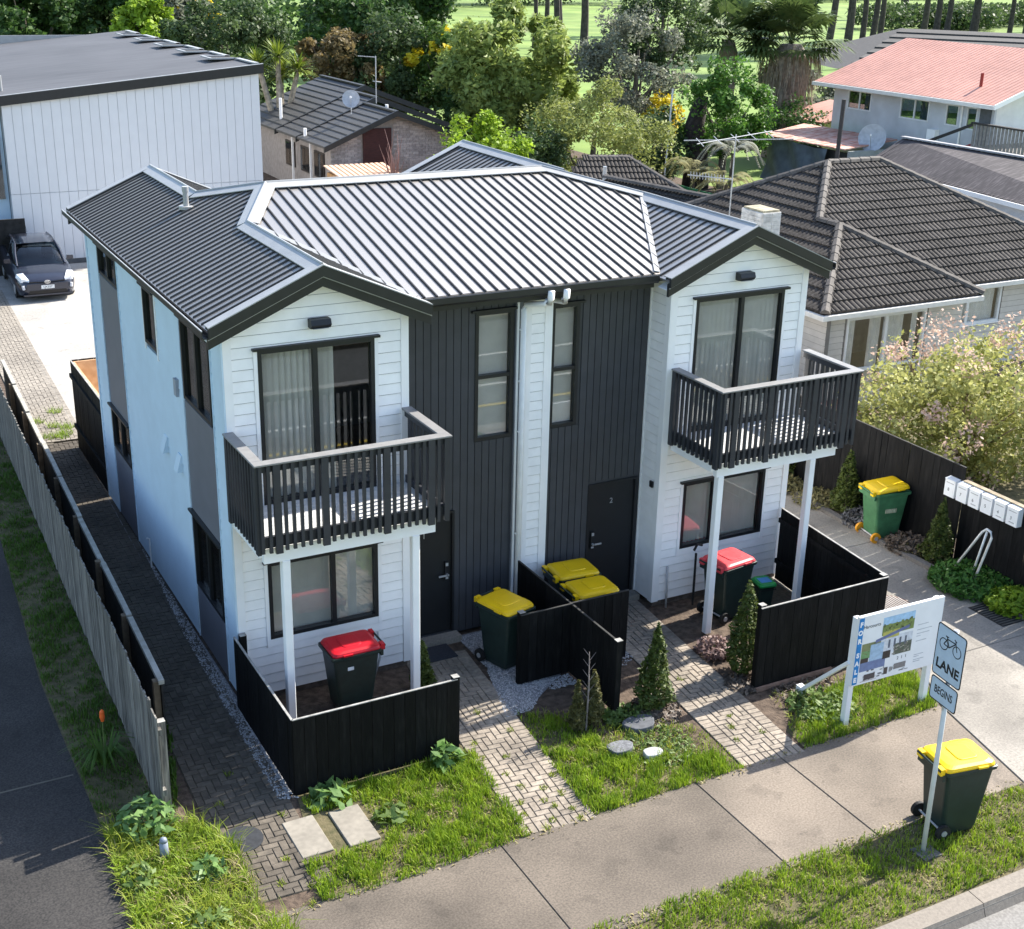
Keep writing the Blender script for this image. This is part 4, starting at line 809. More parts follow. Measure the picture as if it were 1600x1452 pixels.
gl = MB().loft([cab(.98, .70, .90, .935, .64), cab(1.5, .76, .92, 1.22, .63), cab(1.95, .78, .93, 1.42, .58), cab(2.5, .785, .95, 1.475, .57), cab(3.2, .78, .96, 1.45, .56), cab(3.9, .75, 1.0, 1.32, .55), cab(4.3, .7, 1.02, 1.08, .56)]).build('glasshouse', CGL, car, smooth=True)
rf = MB().loft([[(x, y, z + .012) for x, y, z in [(-w_, y0, z0), (-w_ * .5, y0, z0 + .02), (w_ * .5, y0, z0 + .02), (w_, y0, z0)]] for (y0, w_, z0) in ((1.88, .585, 1.395), (2.2, .58, 1.445), (2.6, .575, 1.465), (3.2, .565, 1.44), (3.95, .55, 1.29))], cap=False).build('roof_panel', PAINT, car, smooth=True)
for s in (-1, 1):
    MB().tube([(s * .70, .98, .915), (s * .66, 1.5, 1.21), (s * .59, 1.93, 1.415)], .03, 8).build('pillar', PAINT, car); MB().tube([(s * .59, 1.93, 1.42), (s * .585, 2.6, 1.465), (s * .565, 3.3, 1.44), (s * .56, 4.1, 1.2), (s * .66, 4.3, 1.05)], .028, 8).build('pillar', PAINT, car); MB().tube([(s * .785, 2.45, .95), (s * .60, 2.5, 1.45)], .03, 8).build('pillar', PAINT, car)
    hl = MB().add([(s * .50, .075, .66), (s * .70, .105, .70), (s * .80, .42, .80), (s * .62, .36, .83), (s * .50, .06, .60), (s * .74, .14, .585), (s * .84, .42, .70), (s * .66, .38, .78)], [(0, 1, 2, 3), (4, 5, 1, 0), (5, 6, 2, 1)] if s > 0 else [(3, 2, 1, 0), (0, 1, 5, 4), (1, 2, 6, 5)]).build('headlight', M('headlight_lens', (.75, .77, .8), .12, .05, 9, spec=.8), car)
    hl.location = (s * .012, -.03, .012)
    MB().tube([(s * .68, .03, .40), (s * .70, .03, .52)], .045, 8).build('fog_lamp', M('lamp_silver', (.6, .6, .62), .25), car)
    mr = MB(); mr.loft([[(s * .80 + s * a, 1.42 + b, 1.0 + c) for a, b, c in ((.02, -.05, -.06), (.22, -.03, -.05), (.22, -.03, .06), (.04, -.05, .07))], [(s * .80 + s * a, 1.42 + b, 1.0 + c) for a, b, c in ((.02, .06, -.06), (.2, .05, -.05), (.2, .05, .06), (.04, .06, .07))]]); mr.build('wing_mirror', PAINT, car)
    for y in (.85, 3.5):
        wv = MB().tube([(s * .66, y, .31), (s * .85, y, .31)], .31, 22).build('wheel', RUBBER, car); MB().disc((s * .853 - (.0 if s > 0 else 0), y, .31), .2, .008 * s, 16, 'x').build('rim', GALV, wv)
BLK = M('gloss_black', (.006, .006, .007), .3)
MB().prism([(-.52, -.012, .60), (0, -.03, .565), (.52, -.012, .60), (.52, -.012, .63), (0, -.03, .605), (-.52, -.012, .63)], (0, .08, 0)).build('grille', BLK, car)
MB().prism([(-.58, -.022, .26), (.58, -.022, .26), (.52, -.022, .36), (-.52, -.022, .36)], (0, .1, 0)).build('bumper_intake', BLK, car)
MB().box(-.7, -.03, .20, .7, .2, .245).build('front_lip', PAINT, car)
bp = MB().box(-.6, -.018, .36, .6, .1, .56).build('bumper_bar', PAINT, car)
pl = BOX('number_plate', M('plate_white', (.75, .75, .73), .5), car, -.19, -.035, .405, .19, -.019, .51); TEXT('plate_text', 'LJK557', .09, INK, pl, Matrix.Translation((0, -.036, .455)) @ Matrix.Rotation(R_(90), 4, 'X'), .0005)
em = MB()
for rx, rz_, cz in ((.085, .055, .61), (.03, .05, .61), (.06, .02, .63)):
    n = 20; v = []
    for i in range(n):
        a = 6.283 * i / n; v += [(rx * math.cos(a), -.04, cz + rz_ * math.sin(a)), ((rx - .014) * math.cos(a), -.04, cz + (rz_ - .012) * math.sin(a))]
    em.add(v, [(2 * i, 2 * i + 1, (2 * i + 3) % (2 * n), (2 * i + 2) % (2 * n)) for i in range(n)])
em.build('emblem', M('chrome', (.75, .76, .78), .15, .02, metal=.9), car)
for s in (-.38, .38): MB().loft([[(s + x, 2.2 + y * .3, .6 + z) for x, y, z in ((-.2, -.2, 0), (.2, -.2, 0), (.2, .2, 0), (-.2, .2, 0))], [(s + x, 2.3 + y * .3, 1.2 + z) for x, y, z in ((-.15, -.1, 0), (.15, -.1, 0), (.15, .1, 0), (-.15, .1, 0))]]).build('seat', RUBBER, car)
BOX('dashboard', RUBBER, car, -.7, 1.2, .85, .7, 1.6, .94); MB().tube([(.36 + .16 * math.cos(a), 1.72 + .03 * math.sin(a), .98 + .16 * math.sin(a)) for a in np.linspace(0, 6.283, 18)], .015, 6).build('steering_wheel', RUBBER, car)
MB().tube([(.0, 3.6, 1.42), (.0, 3.85, 1.62)], .006, 6).build('aerial', RUBBER, car)

# ================================================================ NEIGHBOURING BUILDINGS
def bldg(name, label, loc=(0, 0, 0)): return THING(name, label, 'house' if 'house' in name else 'building', loc)
# long white building behind
wb = bldg('apartment_building', 'long white panelled building with flat charcoal roof behind the parked car')
zr = lambda x: 5.42 + (x - 1.7) * .098
VP = M('white_vertical_panel', (.70, .70, .705), .5, .015, 3, rnd=.01)
WX0, WX1, WY0, WY1 = 1.72, 10.25, 29.8, 50.0
core = MB().hexa([(WX0 + .02, WY0 + .03, -.02), (WX1 - .02, WY0 + .03, -.02), (WX1 - .02, WY1, -.02), (WX0 + .02, WY1, -.02), (WX0 + .02, WY0 + .03, zr(WX0)), (WX1 - .02, WY0 + .03, zr(WX1)), (WX1 - .02, WY1, zr(WX1)), (WX0 + .02, WY1, zr(WX0))]).build('wall', M('panel_joint', (.5, .51, .53), .8), wb)
n = 28; pw = (WX1 - WX0) / n
for i in range(n):
    a = WX0 + i * pw + .006; b = a + pw - .012
    for z0, z1a, z1b in ((.15, 2.38, 2.38), (2.40, zr(a), zr(b))):
        MB().hexa([(a, WY0, z0), (b, WY0, z0), (b, WY0 + .03, z0), (a, WY0 + .03, z0), (a, WY0, z1a), (b, WY0, z1b), (b, WY0 + .03, z1b), (a, WY0 + .03, z1a)]).build('wall_panel', VP, core)
BOX('plinth', M('dark_plinth', (.12, .12, .12), .9), wb, WX0, WY0 + .005, -.02, WX1, WY0 + .03, .149)
MB().hexa([(-9, WY0 - .05, zr(-9)), (WX1 + .12, WY0 - .05, zr(WX1)), (WX1 + .12, WY1, zr(WX1)), (-9, WY1, zr(-9)), (-9, WY0 - .05, zr(-9) + .06), (WX1 + .12, WY0 - .05, zr(WX1) + .06), (WX1 + .12, WY1, zr(WX1) + .06), (-9, WY1, zr(-9) + .06)]).build('roof', M('dark_membrane_roof', (.085, .085, .09), .7, .14, 2, big=.15, bigs=.25, stretch=(.3, 2, 1)), wb)
MB().hexa([(-9, WY0 - .12, zr(-9) - .2), (WX1 + .15, WY0 - .12, zr(WX1) - .2), (WX1 + .15, WY0 - .052, zr(WX1) - .2), (-9, WY0 - .052, zr(-9) - .2), (-9, WY0 - .12, zr(-9) + .1), (WX1 + .15, WY0 - .12, zr(WX1) + .1), (WX1 + .15, WY0 - .052, zr(WX1) + .1), (-9, WY0 - .052, zr(-9) + .1)]).build('fascia', CHAR, wb)
MB().hexa([(-9, WY0 - .12, zr(-9) + .102), (WX1 + .15, WY0 - .12, zr(WX1) + .102), (WX1 + .15, WY0 - .0, zr(WX1) + .102), (-9, WY0 - .0, zr(-9) + .102), (-9, WY0 - .12, zr(-9) + .118), (WX1 + .15, WY0 - .12, zr(WX1) + .118), (WX1 + .15, WY0 - .0, zr(WX1) + .118), (-9, WY0 - .0, zr(-9) + .118)]).build('parapet_cap', CAP, wb)
ed = MB()
for i in range(6):  # notched right roof edge
    y0 = WY0 + .3 + i * 3.4; zz = zr(WX1) + .07
    MB().box(WX1 - .05, y0, zz, WX1 + .13, y0 + 2.2, zz + .05).build('parapet_cap', CAP, wb)
    if i < 5:
        MB().box(WX1 - .85, y0 + 2.2, zz, WX1 - .05, y0 + 2.3, zz + .05).build('parapet_cap', CAP, wb); MB().box(WX1 - .95, y0 + 2.2, zz, WX1 - .851, y0 + 3.5, zz + .05).build('parapet_cap', CAP, wb); MB().box(WX1 - .85, y0 + 3.4, zz, WX1 + .1, y0 + 3.5, zz + .05).build('parapet_cap', CAP, wb)
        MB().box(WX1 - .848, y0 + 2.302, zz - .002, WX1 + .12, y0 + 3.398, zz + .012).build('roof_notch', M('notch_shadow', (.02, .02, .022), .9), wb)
BOX('parapet_cap', CAP, wb, -9, WY1 - .1, zr(5) - .3, WX1, WY1, zr(9))
MB().tube([(2.0, 31.5, 5.4), (2.0, 31.5, 6.0)], .06, 10).build('roof_vent', CAP, wb)
BOX('side_window', GLSD, wb, .5, WY0 + .4, 2.2, 1.6, WY0 + .45, 4.2); BOX('blue_wing', BLUE, wb, -6, WY0 + .5, 0, WX0, WY1, 5.1)

# tiled roofs: real courses of tiles
def tile_mesh(name, tw=.30, th=.34):
    n = 12; v = []; f = []
    for k, (t, lift) in enumerate(((0, .055), (th + .05, .012))):
        for i in range(n + 1):
            x = tw * i / n; v.append((x, t, lift + .034 * abs(math.sin(math.pi * 2 * i / n)) ** .8))
    for i in range(n + 1): v.append((tw * i / n, 0, -.0))
    f = [(i, i + 1, n + 2 + i, n + 1 + i) for i in range(n)] + [(2 * n + 2 + i, 2 * n + 3 + i, i + 1, i) for i in range(n)]
    me = bpy.data.meshes.new(name); me.from_pydata(v, [], f); me.update(); return me
_tm = tile_mesh('roof_tile')
TILE = M('brown_black_tile', (.032, .028, .025), .8, .25, 14, rnd=.2, bump=.2, c2=(.075, .066, .059), big=.25, bigs=.6, spec=.2)
TCAP = M('ridge_tile_grey', (.10, .088, .078), .8, .25, 9, rnd=.15)
def tiled(parent, poly, origin, uax, slope, lim, tw=.30, th=.34, mat=TILE):
    """poly in (u,s): u along eave, s up the slope (metres on the slope). origin = world point of u=s=0, uax = eave direction, slope = unit vector up the slope"""
    o = Vector(origin); ua = Vector(uax).normalized(); sv = Vector(slope).normalized(); nv = ua.cross(sv).normalized()
    if nv.z < 0: nv = -nv
    n = len(poly); P3 = [o + ua * p[0] + sv * p[1] for p in poly]
    face = MB().prism([tuple(p - nv * .05) for p in P3], tuple(nv * .045)).build('roof_slope', M('roof_underlay', (.02, .018, .017), .9), parent)
    u0 = min(p[0] for p in poly); s0 = min(p[1] for p in poly); s1 = max(p[1] for p in poly)
    Rm = Matrix(((ua.x, sv.x, nv.x, 0), (ua.y, sv.y, nv.y, 0), (ua.z, sv.z, nv.z, 0), (0, 0, 0, 1)))
    cnt = 0; rest = MB(); s = s0
    bv = [tuple(v.co) for v in _tm.vertices]; bf = [tuple(p.vertices) for p in _tm.polygons]
    while s < s1 - .05:
        for (a, b) in clip_line(poly, 1, min(s + th * .5, s1 - .01)):
            u = math.floor((a - u0) / tw) * tw + u0
            while u < b - .02:
                ca, cb = max(u, a - .05), min(u + tw, b + .05); sx = (cb - ca) / tw
                if sx > .12:
                    m_ = Matrix.Translation(o + ua * ca + sv * s + nv * .0) @ Rm @ Matrix.Diagonal((sx, 1, 1, 1))
                    if cnt < lim: OBJ('roof_tile', _tm, mat, face, mw=m_)
                    else: rest.add([m_ @ Vector(v) for v in bv], bf)
                    cnt += 1
                u += tw
        s += th
    if rest.v: rest.build('roof_tiles_beyond', mat, face, kind='stuff')
    return cnt
def ridge_tiles(parent, a, b, w=.22, step=.33):
    a = Vector(a); b = Vector(b); L = (b - a).length; n = max(1, int(L / step)); d = (b - a) / L; sd = d.cross(Vector((0, 0, 1))).normalized(); upv = sd.cross(d)
    me = MB().loft([[(-w / 2 * k, y, .0), (-w * .36 * k, y, .07 * k), (0, y, .105 * k), (w * .36 * k, y, .07 * k), (w / 2 * k, y, .0)] for y, k in ((0, 1.06), (L / n * 1.04, .94))]).mesh('ridge_tile')
    Rm = Matrix(((sd.x, d.x, upv.x, 0), (sd.y, d.y, upv.y, 0), (sd.z, d.z, upv.z, 0), (0, 0, 0, 1)))
    for i in range(n): OBJ('ridge_tile', me, TCAP, parent, mw=Matrix.Translation(a + d * (L / n) * i + Vector((0, 0, .03))) @ Rm)
# house on the right with brown-black tile roof
rh = bldg('tile_roof_house', 'beige weatherboard house with dark brown tile roof beyond the black fence')
BEI = M('beige_weatherboard', (.55, .51, .465), .6, .06, 5, rnd=.03)
zE = 2.62; A_ = (15.6, 6.1); PZ = 3.98; MR = 5.02
sl1 = Vector((0, 2.6, PZ - zE)).normalized(); L1 = math.hypot(2.6, PZ - zE)
tiled(rh, [(0, 0), (4.95, 0), (2.5, L1)], (15.6, 6.1, zE), (1, 0, 0), sl1, 90)                                   # front wing hip end
kf = (MR - zE) / (11.5 - 7.0); slm = Vector((0, 4.5, MR - zE)).normalized(); Lm = math.hypot(4.5, MR - zE)
U = lambda x: x - 15.6
Sm = lambda y: (y - 7.0) / 4.5 * Lm
tiled(rh, [(U(20.55), Sm(7.0)), (U(26.3), Sm(7.0)), (U(21.8), Sm(11.5)), (U(20.0), Sm(11.5)), (U(18.1), Sm(9.5)), (U(18.1), Sm(9.45))], (15.6, 7.0, zE), (1, 0, 0), slm, 210)
tiled(rh, [(0, 0), (-9.9, 0), (-5.4, math.hypot(4.4, MR - zE)), (-3.35, math.hypot(2.5, PZ - zE)), (-2.6, math.hypot(2.5, PZ - zE))], (15.6, 6.1, zE), (0, -1, 0), Vector((4.4, 0, MR - zE)), 0)
roof_face('roof_slope', [(21.8, 11.5), (26.3, 7.0), (26.3, 16.0)], lambda x, y: MR - (x - 21.8) * (MR - zE) / 4.5, 1, mat=TILE, parent=rh, ribs=False); roof_face('roof_slope', [(20, 11.5), (21.8, 11.5), (26.3, 16.0), (15.6, 16.0)], lambda x, y: MR - (y - 11.5) * (MR - zE) / 4.5, 0, mat=TILE, parent=rh, ribs=False)
for a, b in (((15.6, 6.1, zE), (18.1, 8.7, PZ)), ((20.55, 6.1, zE), (18.1, 8.7, PZ)), ((18.1, 8.7, PZ), (18.1, 9.45, PZ)), ((18.1, 9.45, PZ), (20.0, 11.5, MR)), ((20.0, 11.5, MR), (21.8, 11.5, MR)), ((26.3, 7.0, zE), (21.8, 11.5, MR)), ((15.6, 16.0, zE), (20.0, 11.5, MR))): ridge_tiles(rh, a, b)
GUT = M('cream_gutter', (.68, .66, .62), .5, .06, 6)
BOX('gutter', GUT, rh, 15.48, 6.0, zE - .12, 20.5, 6.1, zE - .01); BOX('gutter', GUT, rh, 15.48, 6.101, zE - .12, 15.58, 16, zE - .01); BOX('gutter', GUT, rh, 20.62, 6.9, zE - .12, 26.2, 7.0, zE - .01)
def nwall(u0, u1, z0, z1, fn, holes, parent=rh):
    w_ = wall('wall', M('beige_lap_shadow', (.2, .185, .17), .8), fn, u0, u1, z0, z1, holes); w_.parent = parent; boards(w_, BEI, fn, u0, u1, z0, z1, [(h[0] - .06, h[1] + .06, h[2] - .06, h[3] + .06) for h in holes], pitch=.15, t0=.003, t1=.022, gap=.014); return w_  # dark core behind the gaps stands in for shadow under the laps
hs = house
hA = [(16.6, 19.1, .45, 2.36)]
nwall(15.9, 20.3, .0, zE - .02, FY(6.45), hA); hB = [(20.75, 22.6, 1.45, 2.42)]; nwall(20.3, 26, 0, zE - .02, FY(7.35), hB); nwall(6.33, 16, 0, zE - .02, FX(15.9), []); nwall(6.46, 7.34, 0, zE - .02, FXR(20.3), [])
house = rh
WFM = M('white_joinery', (.7, .71, .72), .45, .04, 6)
g = window(FY(6.45), *hA[0], splits=(17.85,), hsplits=(1.05,), fm=WFM, facing=False, flash=False, sill=True, name='glass_door', fw_=.07)
for a, b in ((16.66, 17.0), (17.45, 17.8), (17.9, 18.5), (18.75, 18.95)): curtain(FY(6.45), a, b, .5, 2.3, g)
g = window(FY(7.35), *hB[0], splits=(21.45,), fm=WFM, facing=False, flash=False, sill=True, fw_=.07); curtain(FY(7.35), 20.8, 22.5, 1.5, 2.4, g)
house = hs
for q in ((15.95, 15.5, 26, 15.6, 2.6), (25.9, 7.4, 26, 15.5, 2.6), (16.0, 9.6, 25.9, 9.7, 2.6)): BOX('inner_wall', M('inner_wall', (.3, .3, .29), .8), rh, q[0], q[1], 0, q[2], q[3], q[4])
BOX('inner_floor', M('inner_floor', (.12, .1, .09)), rh, 16.0, 6.6, .1, 25.9, 15.5, .3)
BOX('deck', M('red_brown_deck', (.22, .10, .08), .7, .2, 8), rh, 14.3, 5.5, .3, 16.5, 6.4, .42)
CH = M('flaking_white_brick', (.62, .60, .57), .85, .15, 9, bump=.5, bscale=14, big=.25, bigs=3)
chm = BOX('chimney', CH, rh, 15.75, 8.78, 0, 16.3, 9.6, 4.45)
for r in range(7):
    for c in range(3):
        for (x0, x1, y0, y1) in ((15.728, 15.749, 8.78 + c * .272 + .006 + (r % 2) * .0, 8.78 + (c + 1) * .272 - .006),): pass
        BOX('brick', CH, chm, 15.735, 8.785 + c * .272, 3.75 + r * .1, 15.7495, 8.785 + c * .272 + .26, 3.75 + r * .1 + .088)
        if c < 2: BOX('brick', CH, chm, 15.755 + c * .272, 8.765, 3.75 + r * .1, 15.755 + c * .272 + .26, 8.7795, 3.75 + r * .1 + .088)
BOX('chimney_cap', M('mossy_mortar', (.35, .31, .22), .95, .3, 9), chm, 15.78, 8.81, 4.451, 16.27, 9.57, 4.5)
# tv antenna on its roof
an = THING('television_antenna', 'tall white television antenna beside the white chimney', 'antenna', (15.6, 9.9, 2.6)); AL = M('aluminium', (.42, .42, .42), .5, metal=.2)
MB().tube([(0, 0, 0), (.1, .1, 3.55)], .016, 8).build('mast', AL, an); MB().tube([(-1.25, -.2, 3.42), (1.35, .3, 3.56)], .012, 6).build('boom', AL, an); MB().tube([(-1.1, .55, 3.40), (1.5, -.35, 3.44)], .014, 6).build('boom', AL, an)
for i, t in enumerate(np.linspace(-1, 1, 5)): MB().tube([(t * 1.1 - .25, t * .1 - .5, 3.46 + t * .04), (t * 1.1 + .25, t * .1 + .5, 3.5 + t * .04)], .01, 5).build('element', AL, an)
MB().tube([(0, 0, 2.5), (-1.1, .3, 2.62)], .016, 6).build('boom', AL, an)
for i in range(12): MB().tube([(-.2 - i * .075, .05 + i * .02, 2.52 + i * .009 - .08), (-.2 - i * .075, .05 + i * .02 + .02, 2.52 + i * .009 + .08)], .009, 5).build('element', AL, an)

# lower tiled roofs between the townhouse and the gardens
lr = bldg('low_tile_house', 'low dark tiled roof showing just behind the townhouse ridge')
tiled(lr, [(0, 0), (6.4, 0), (6.4, 3.4), (0, 3.4)], (16.2, 20.6, 1.85), (.21, -.98, 0), Vector((3.0, .64, 1.35)), 0)
ridge_tiles(lr, (19.1, 21.2, 3.25), (20.5, 14.9, 3.25)); MB().prism([(16.5, 20.6, 0), (17.8, 14.4, 0), (21.5, 15.2, 0), (20.2, 21.4, 0)], (0, 0, 1.8)).build('wall', BEI, lr)
lr2 = bldg('hip_tile_house', 'small brown hipped tile roof in front of the olive shrub')
tiled(lr2, [(-1.8, 0), (3.2, 0), (1.5, 2.4), (0, 2.4)], (20.2, 23.3, 2.2), (.95, -.33, 0), Vector((.66, 1.9, 1.1)), 0); ridge_tiles(lr2, (20.9, 25.2, 3.25), (22.3, 24.7, 3.25)); ridge_tiles(lr2, (22.3, 24.7, 3.25), (23.4, 22.2, 2.2))
MB().prism([(19.0, 23.9, 0), (23.0, 22.6, 0), (24.2, 25.8, 0), (19.8, 27, 0)], (0, 0, 2.15)).build('wall', BEI, lr2); MB().tube([(19.6, 22.0, 2.0), (19.6, 22.0, 3.5)], .07, 10).build('flue', GALV, lr2)

# brick house with stepped metal-tile roof
bh = bldg('brick_house', 'brick house with stepped charcoal gable roofs behind the white building')
MT = M('charcoal_metal_tile', (.06, .058, .056), .6, .12, 8, big=.08, bigs=1.2)
def courses(parent, x0, x1, y0, y1, z0, z1, n, mat):
    dx = (x1 - x0) / n; dz = (z1 - z0) / n
    for i in range(n):
        a = x0 + i * dx; za = z0 + i * dz
        MB().hexa([(a, y0, za - .04), (a + dx, y0, za + dz - .04), (a + dx, y1, za + dz - .04), (a, y1, za - .04), (a, y0, za + .05), (a + dx, y0, za + dz + .005), (a + dx, y1, za + dz + .005), (a, y1, za + .05)]).build('roof_course', mat, parent)
BT = M('dark_barge', (.03, .029, .028), .5)
for (y0, y1, xr, z_) in ((36.7, 40.2, 18.4, 3.72), (40.2, 43.0, 18.95, 3.95), (43.0, 48.6, 19.5, 4.17)):
    courses(bh, 15.15, xr, y0, y1, 2.40, z_, 9 + int((xr - 18.4) * 2), MT); courses(bh, xr + 3.6, xr, y0, y1, z_ - 1.25, z_, 8, MT)
    for xa, za in ((15.1, 2.38), (xr + 3.65, z_ - 1.27)): MB().prism([(xa, y0 - .02, za - .16), (xr, y0 - .02, z_ - .13), (xr, y0 - .02, z_ + .1), (xa, y0 - .02, za + .07)], (0, -.1, 0)).build('barge_board', BT, bh)
    MB().bar((xr, y0, z_ + .05), (xr, y1, z_ + .05), .22, .07).build('ridge_cap', BT, bh)
BRK = M('painted_brick', (.42, .37, .35), .85, .14, 10, rnd=.16, big=.2, bigs=2)
bw_ = MB().prism([(15.6, 37.2, 0), (21.6, 37.2, 0), (21.6, 37.2, 2.55), (18.4, 37.2, 3.6), (15.6, 37.2, 2.45)], (0, 10, 0)).build('wall', M('brick_mortar', (.3, .27, .25), .9), bh)
def ztop(x): return 2.45 + (x - 15.6) * .41 if x < 18.4 else 3.6 - (x - 18.4) * .33
BOX('cladding', M('dark_red_cladding', (.06, .02, .018), .7, .2, 6, stretch=(1, 1, 6)), bh, 17.05, 37.14, 0.9, 18.35, 37.198, 3.05)
bm_ = MB().box(.006, 0, .006, .294, .03, .094).mesh('brick'); nb = 0
for r in range(13, 38):
    x = 15.6 + (.15 if r % 2 else 0)
    while x < 21.3:
        zz = r * .1
        if zz + .1 < min(ztop(x), ztop(x + .3)) and not (16.78 < x < 18.33) and nb < 300 and (x < 17 or x > 18.3): OBJ('brick', bm_, BRK, bw_, mw=Matrix.Translation((x, 37.165, zz))); nb += 1
        x += .3
for y in (37.9, 39.6, 41.6): w_ = BOX('window', M('dark_brown_frame', (.03, .022, .018), .6), bh, 15.545, y, .9, 15.598, y + 1.2, 2.0); BOX('pane', GLSD, w_, 15.53, y + .07, .97, 15.544, y + .57, 1.93); BOX('pane', GLSD, w_, 15.53, y + .63, .97, 15.544, y + 1.13, 1.93)
for y in (38.9, 41.2): BOX('veranda_post', WHITE, bh, 15.3, y, 0, 15.38, y + .08, 2.3)
def dish(parent_lb, c, r, face, name='satellite_dish'):
    t = THING(name, parent_lb, 'satellite dish', c); f_ = Vector(face).normalized(); mb = MB(); rings = []
    a = f_.cross(Vector((0, 0, 1))).normalized(); b = f_.cross(a)
    for k in range(5): q = k / 4; rings.append([tuple(f_ * (q * q * r * .25) + (a * math.cos(w) + b * math.sin(w)) * max(q * r, .01)) for w in np.linspace(0, 6.283, 21)[:-1]])
    mb.loft(rings, cap=False); mb.build('reflector', M('dish_grey', (.4, .42, .45), .5), t, smooth=True)
    MB().tube([(0, 0, -.0), tuple(-f_ * .15 + Vector((0, 0, -r * .6))), tuple(-f_ * .15 + Vector((0, 0, -r * 1.6)))], .025, 8).build('mount', GALV, t); MB().tube([tuple(-b * r * .9 if b.z > 0 else b * r * .9), tuple(f_ * r * .9)], .014, 6).build('feed_arm', GALV, t); MB().disc(tuple(f_ * r * .9 - Vector((0, 0, .03))), .04, .08, 10).build('receiver', WHITE, t)
dish('grey satellite dish on the charcoal roof of the brick house', (17.4, 39.3, 4.05), .38, (-.4, -.85, .3))
an2 = THING('roof_antenna', 'thin pole antenna on the ridge of the brick house', 'antenna', (18.7, 39.6, 3.8)); MB().tube([(0, 0, 0), (0, 0, 2.0)], .025, 8).build('mast', AL, an2); MB().tube([(0, 0, 1.95), (-.75, .2, 2.0)], .02, 6).build('boom', AL, an2); MB().tube([(-.15, 0, .95), (.25, 0, .9)], .02, 6).build('cross_arm', AL, an2)
for (x, y, z, h_, lb) in ((15.9, 44.3, 2.7, .95, 'tall white flue pipe on the left slope of the brick house roof'), (15.4, 39.7, 2.5, .35, 'short white vent pipe near the gutter of the brick house'), (18.6, 38.2, 3.6, .3, 'stubby white vent at the brick house ridge')): MB().tube([(x, y, z), (x, y, z + h_)], .07, 10).build('vent_pipe', WHITE, label=lb, cat='pipe')
# tanks, little timber shed, laundry
for i in range(3):
    tk = THING('water_tank', 'white slim water tank, %s of three behind the roof' % ('leftmost', 'middle one', 'rightmost')[i], 'tank', (13.3 + i * .85, 36.6, 0), 0, 'white tanks behind the townhouse'); MB().loft([rr(.8, .75, .2, 0), rr(.8, .75, .2, .88), rr(.74, .69, .2, .97), rr(.5, .45, .15, 1.02)]).build('tank_body', M('tank_white', (.7, .69, .65), .5, .05, 5), tk)
ws = bldg('timber_shed', 'small timber shed with pale ribbed roof beside the bare twigs', (14.9, 34.3, 0)); BOX('wall', M('orange_timber', (.42, .24, .10), .8, .25, 6, stretch=(4, 4, .4)), ws, 0, 0, 0, 2.5, 1.5, 1.55)
for i in range(12): MB().hexa([(i * .225 - .1, -.1, 1.58), (i * .225 + .12, -.1, 1.58), (i * .225 + .12, 1.65, 1.78), (i * .225 - .1, 1.65, 1.78), (i * .225 - .09, -.1, 1.62), (i * .225 + .05, -.1, 1.62), (i * .225 + .05, 1.65, 1.82), (i * .225 - .09, 1.65, 1.82)]).build('roof_sheet', M('pale_orange_sheet', (.62, .42, .3), .6, .12, 6), ws)
for i, c_ in enumerate(((.5, .5, .48), (.55, .25, .25), (.3, .33, .3))): BOX('towel', M('towel_%d' % i, c_, .9), None, 15.5 - .02, 35.4 + i * .3, .5, 15.5 + .02, 35.62 + i * .3, 1.45, label=('pale', 'pink', 'grey green')[i] + ' towel hanging on the line beside the brick house', cat='towel', group='washing on the line')
#PART3
# pink-roofed house
ph = bldg('pink_roof_house', 'grey walled two storey house with faded pink metal roof')
GW = M('blue_grey_wall', (.52, .54, .57), .7, .06, 2, big=.12, bigs=.6); PINKR = M('faded_pink_roof', (.48, .24, .185), .6, .08, 3, big=.12, bigs=.4)
hs = house; house = ph
ow = [(32.0, 33.6, 3.55, 4.42), (28.3, 30.1, 3.5, 4.42), (26.55, 27.3, 3.5, 4.4), (25.5, 26.1, 3.45, 4.4)]
wall('wall', GW, FX(40.4), 24.6, 34.6, 0, 4.72, ow)
for q in ow: g = window(FX(40.4), *q, splits=((q[0] + q[1]) / 2,) if q[1] - q[0] > 1 else (), fm=WFM, facing=False, flash=False, glass=GLSD, fw_=.06); curtain(FX(40.4), q[0] + .1, q[0] + (q[1] - q[0]) * .35, q[2], q[3], g)
wall('wall', M('white_fibre_board', (.72, .72, .70), .7, .05, 3), FY(24.6), 40.52, 50, 0, 4.72, [], [[(40.5, 4.72), (50, 4.72), (45.3, 6.4)]])
BOX('dark_doorway', M('dark_grey_door', (.10, .11, .12), .7), ph, 40.36, 24.75, 2.3, 40.398, 25.35, 4.55)
MB().hexa([(39.7, 24.0, 4.62), (45.3, 24.0, 6.55), (45.3, 35.3, 6.55), (39.7, 35.3, 4.62), (39.7, 24.0, 4.68), (45.3, 24.0, 6.61), (45.3, 35.3, 6.61), (39.7, 35.3, 4.68)]).build('roof_slope', PINKR, ph); MB().hexa([(45.301, 24.0, 6.55), (51, 24.0, 4.6), (51, 35.3, 4.6), (45.301, 35.3, 6.55), (45.301, 24.0, 6.61), (51, 24.0, 4.66), (51, 35.3, 4.66), (45.301, 35.3, 6.61)]).build('roof_slope', PINKR, ph)
for i in range(44): y = 24.15 + i * .255; MB().bar((39.7, y, 4.685), (45.28, y, 6.612), .03, .012).build('roof_rib', PINKR, ph)
BOX('gutter', GUT, ph, 39.58, 23.95, 4.5, 39.695, 35.35, 4.66); MB().prism([(39.6, 23.95, 4.5), (45.3, 23.95, 6.42), (45.3, 23.95, 6.62), (39.6, 23.95, 4.7)], (0, -.06, 0)).build('barge_board', WHITE, ph)
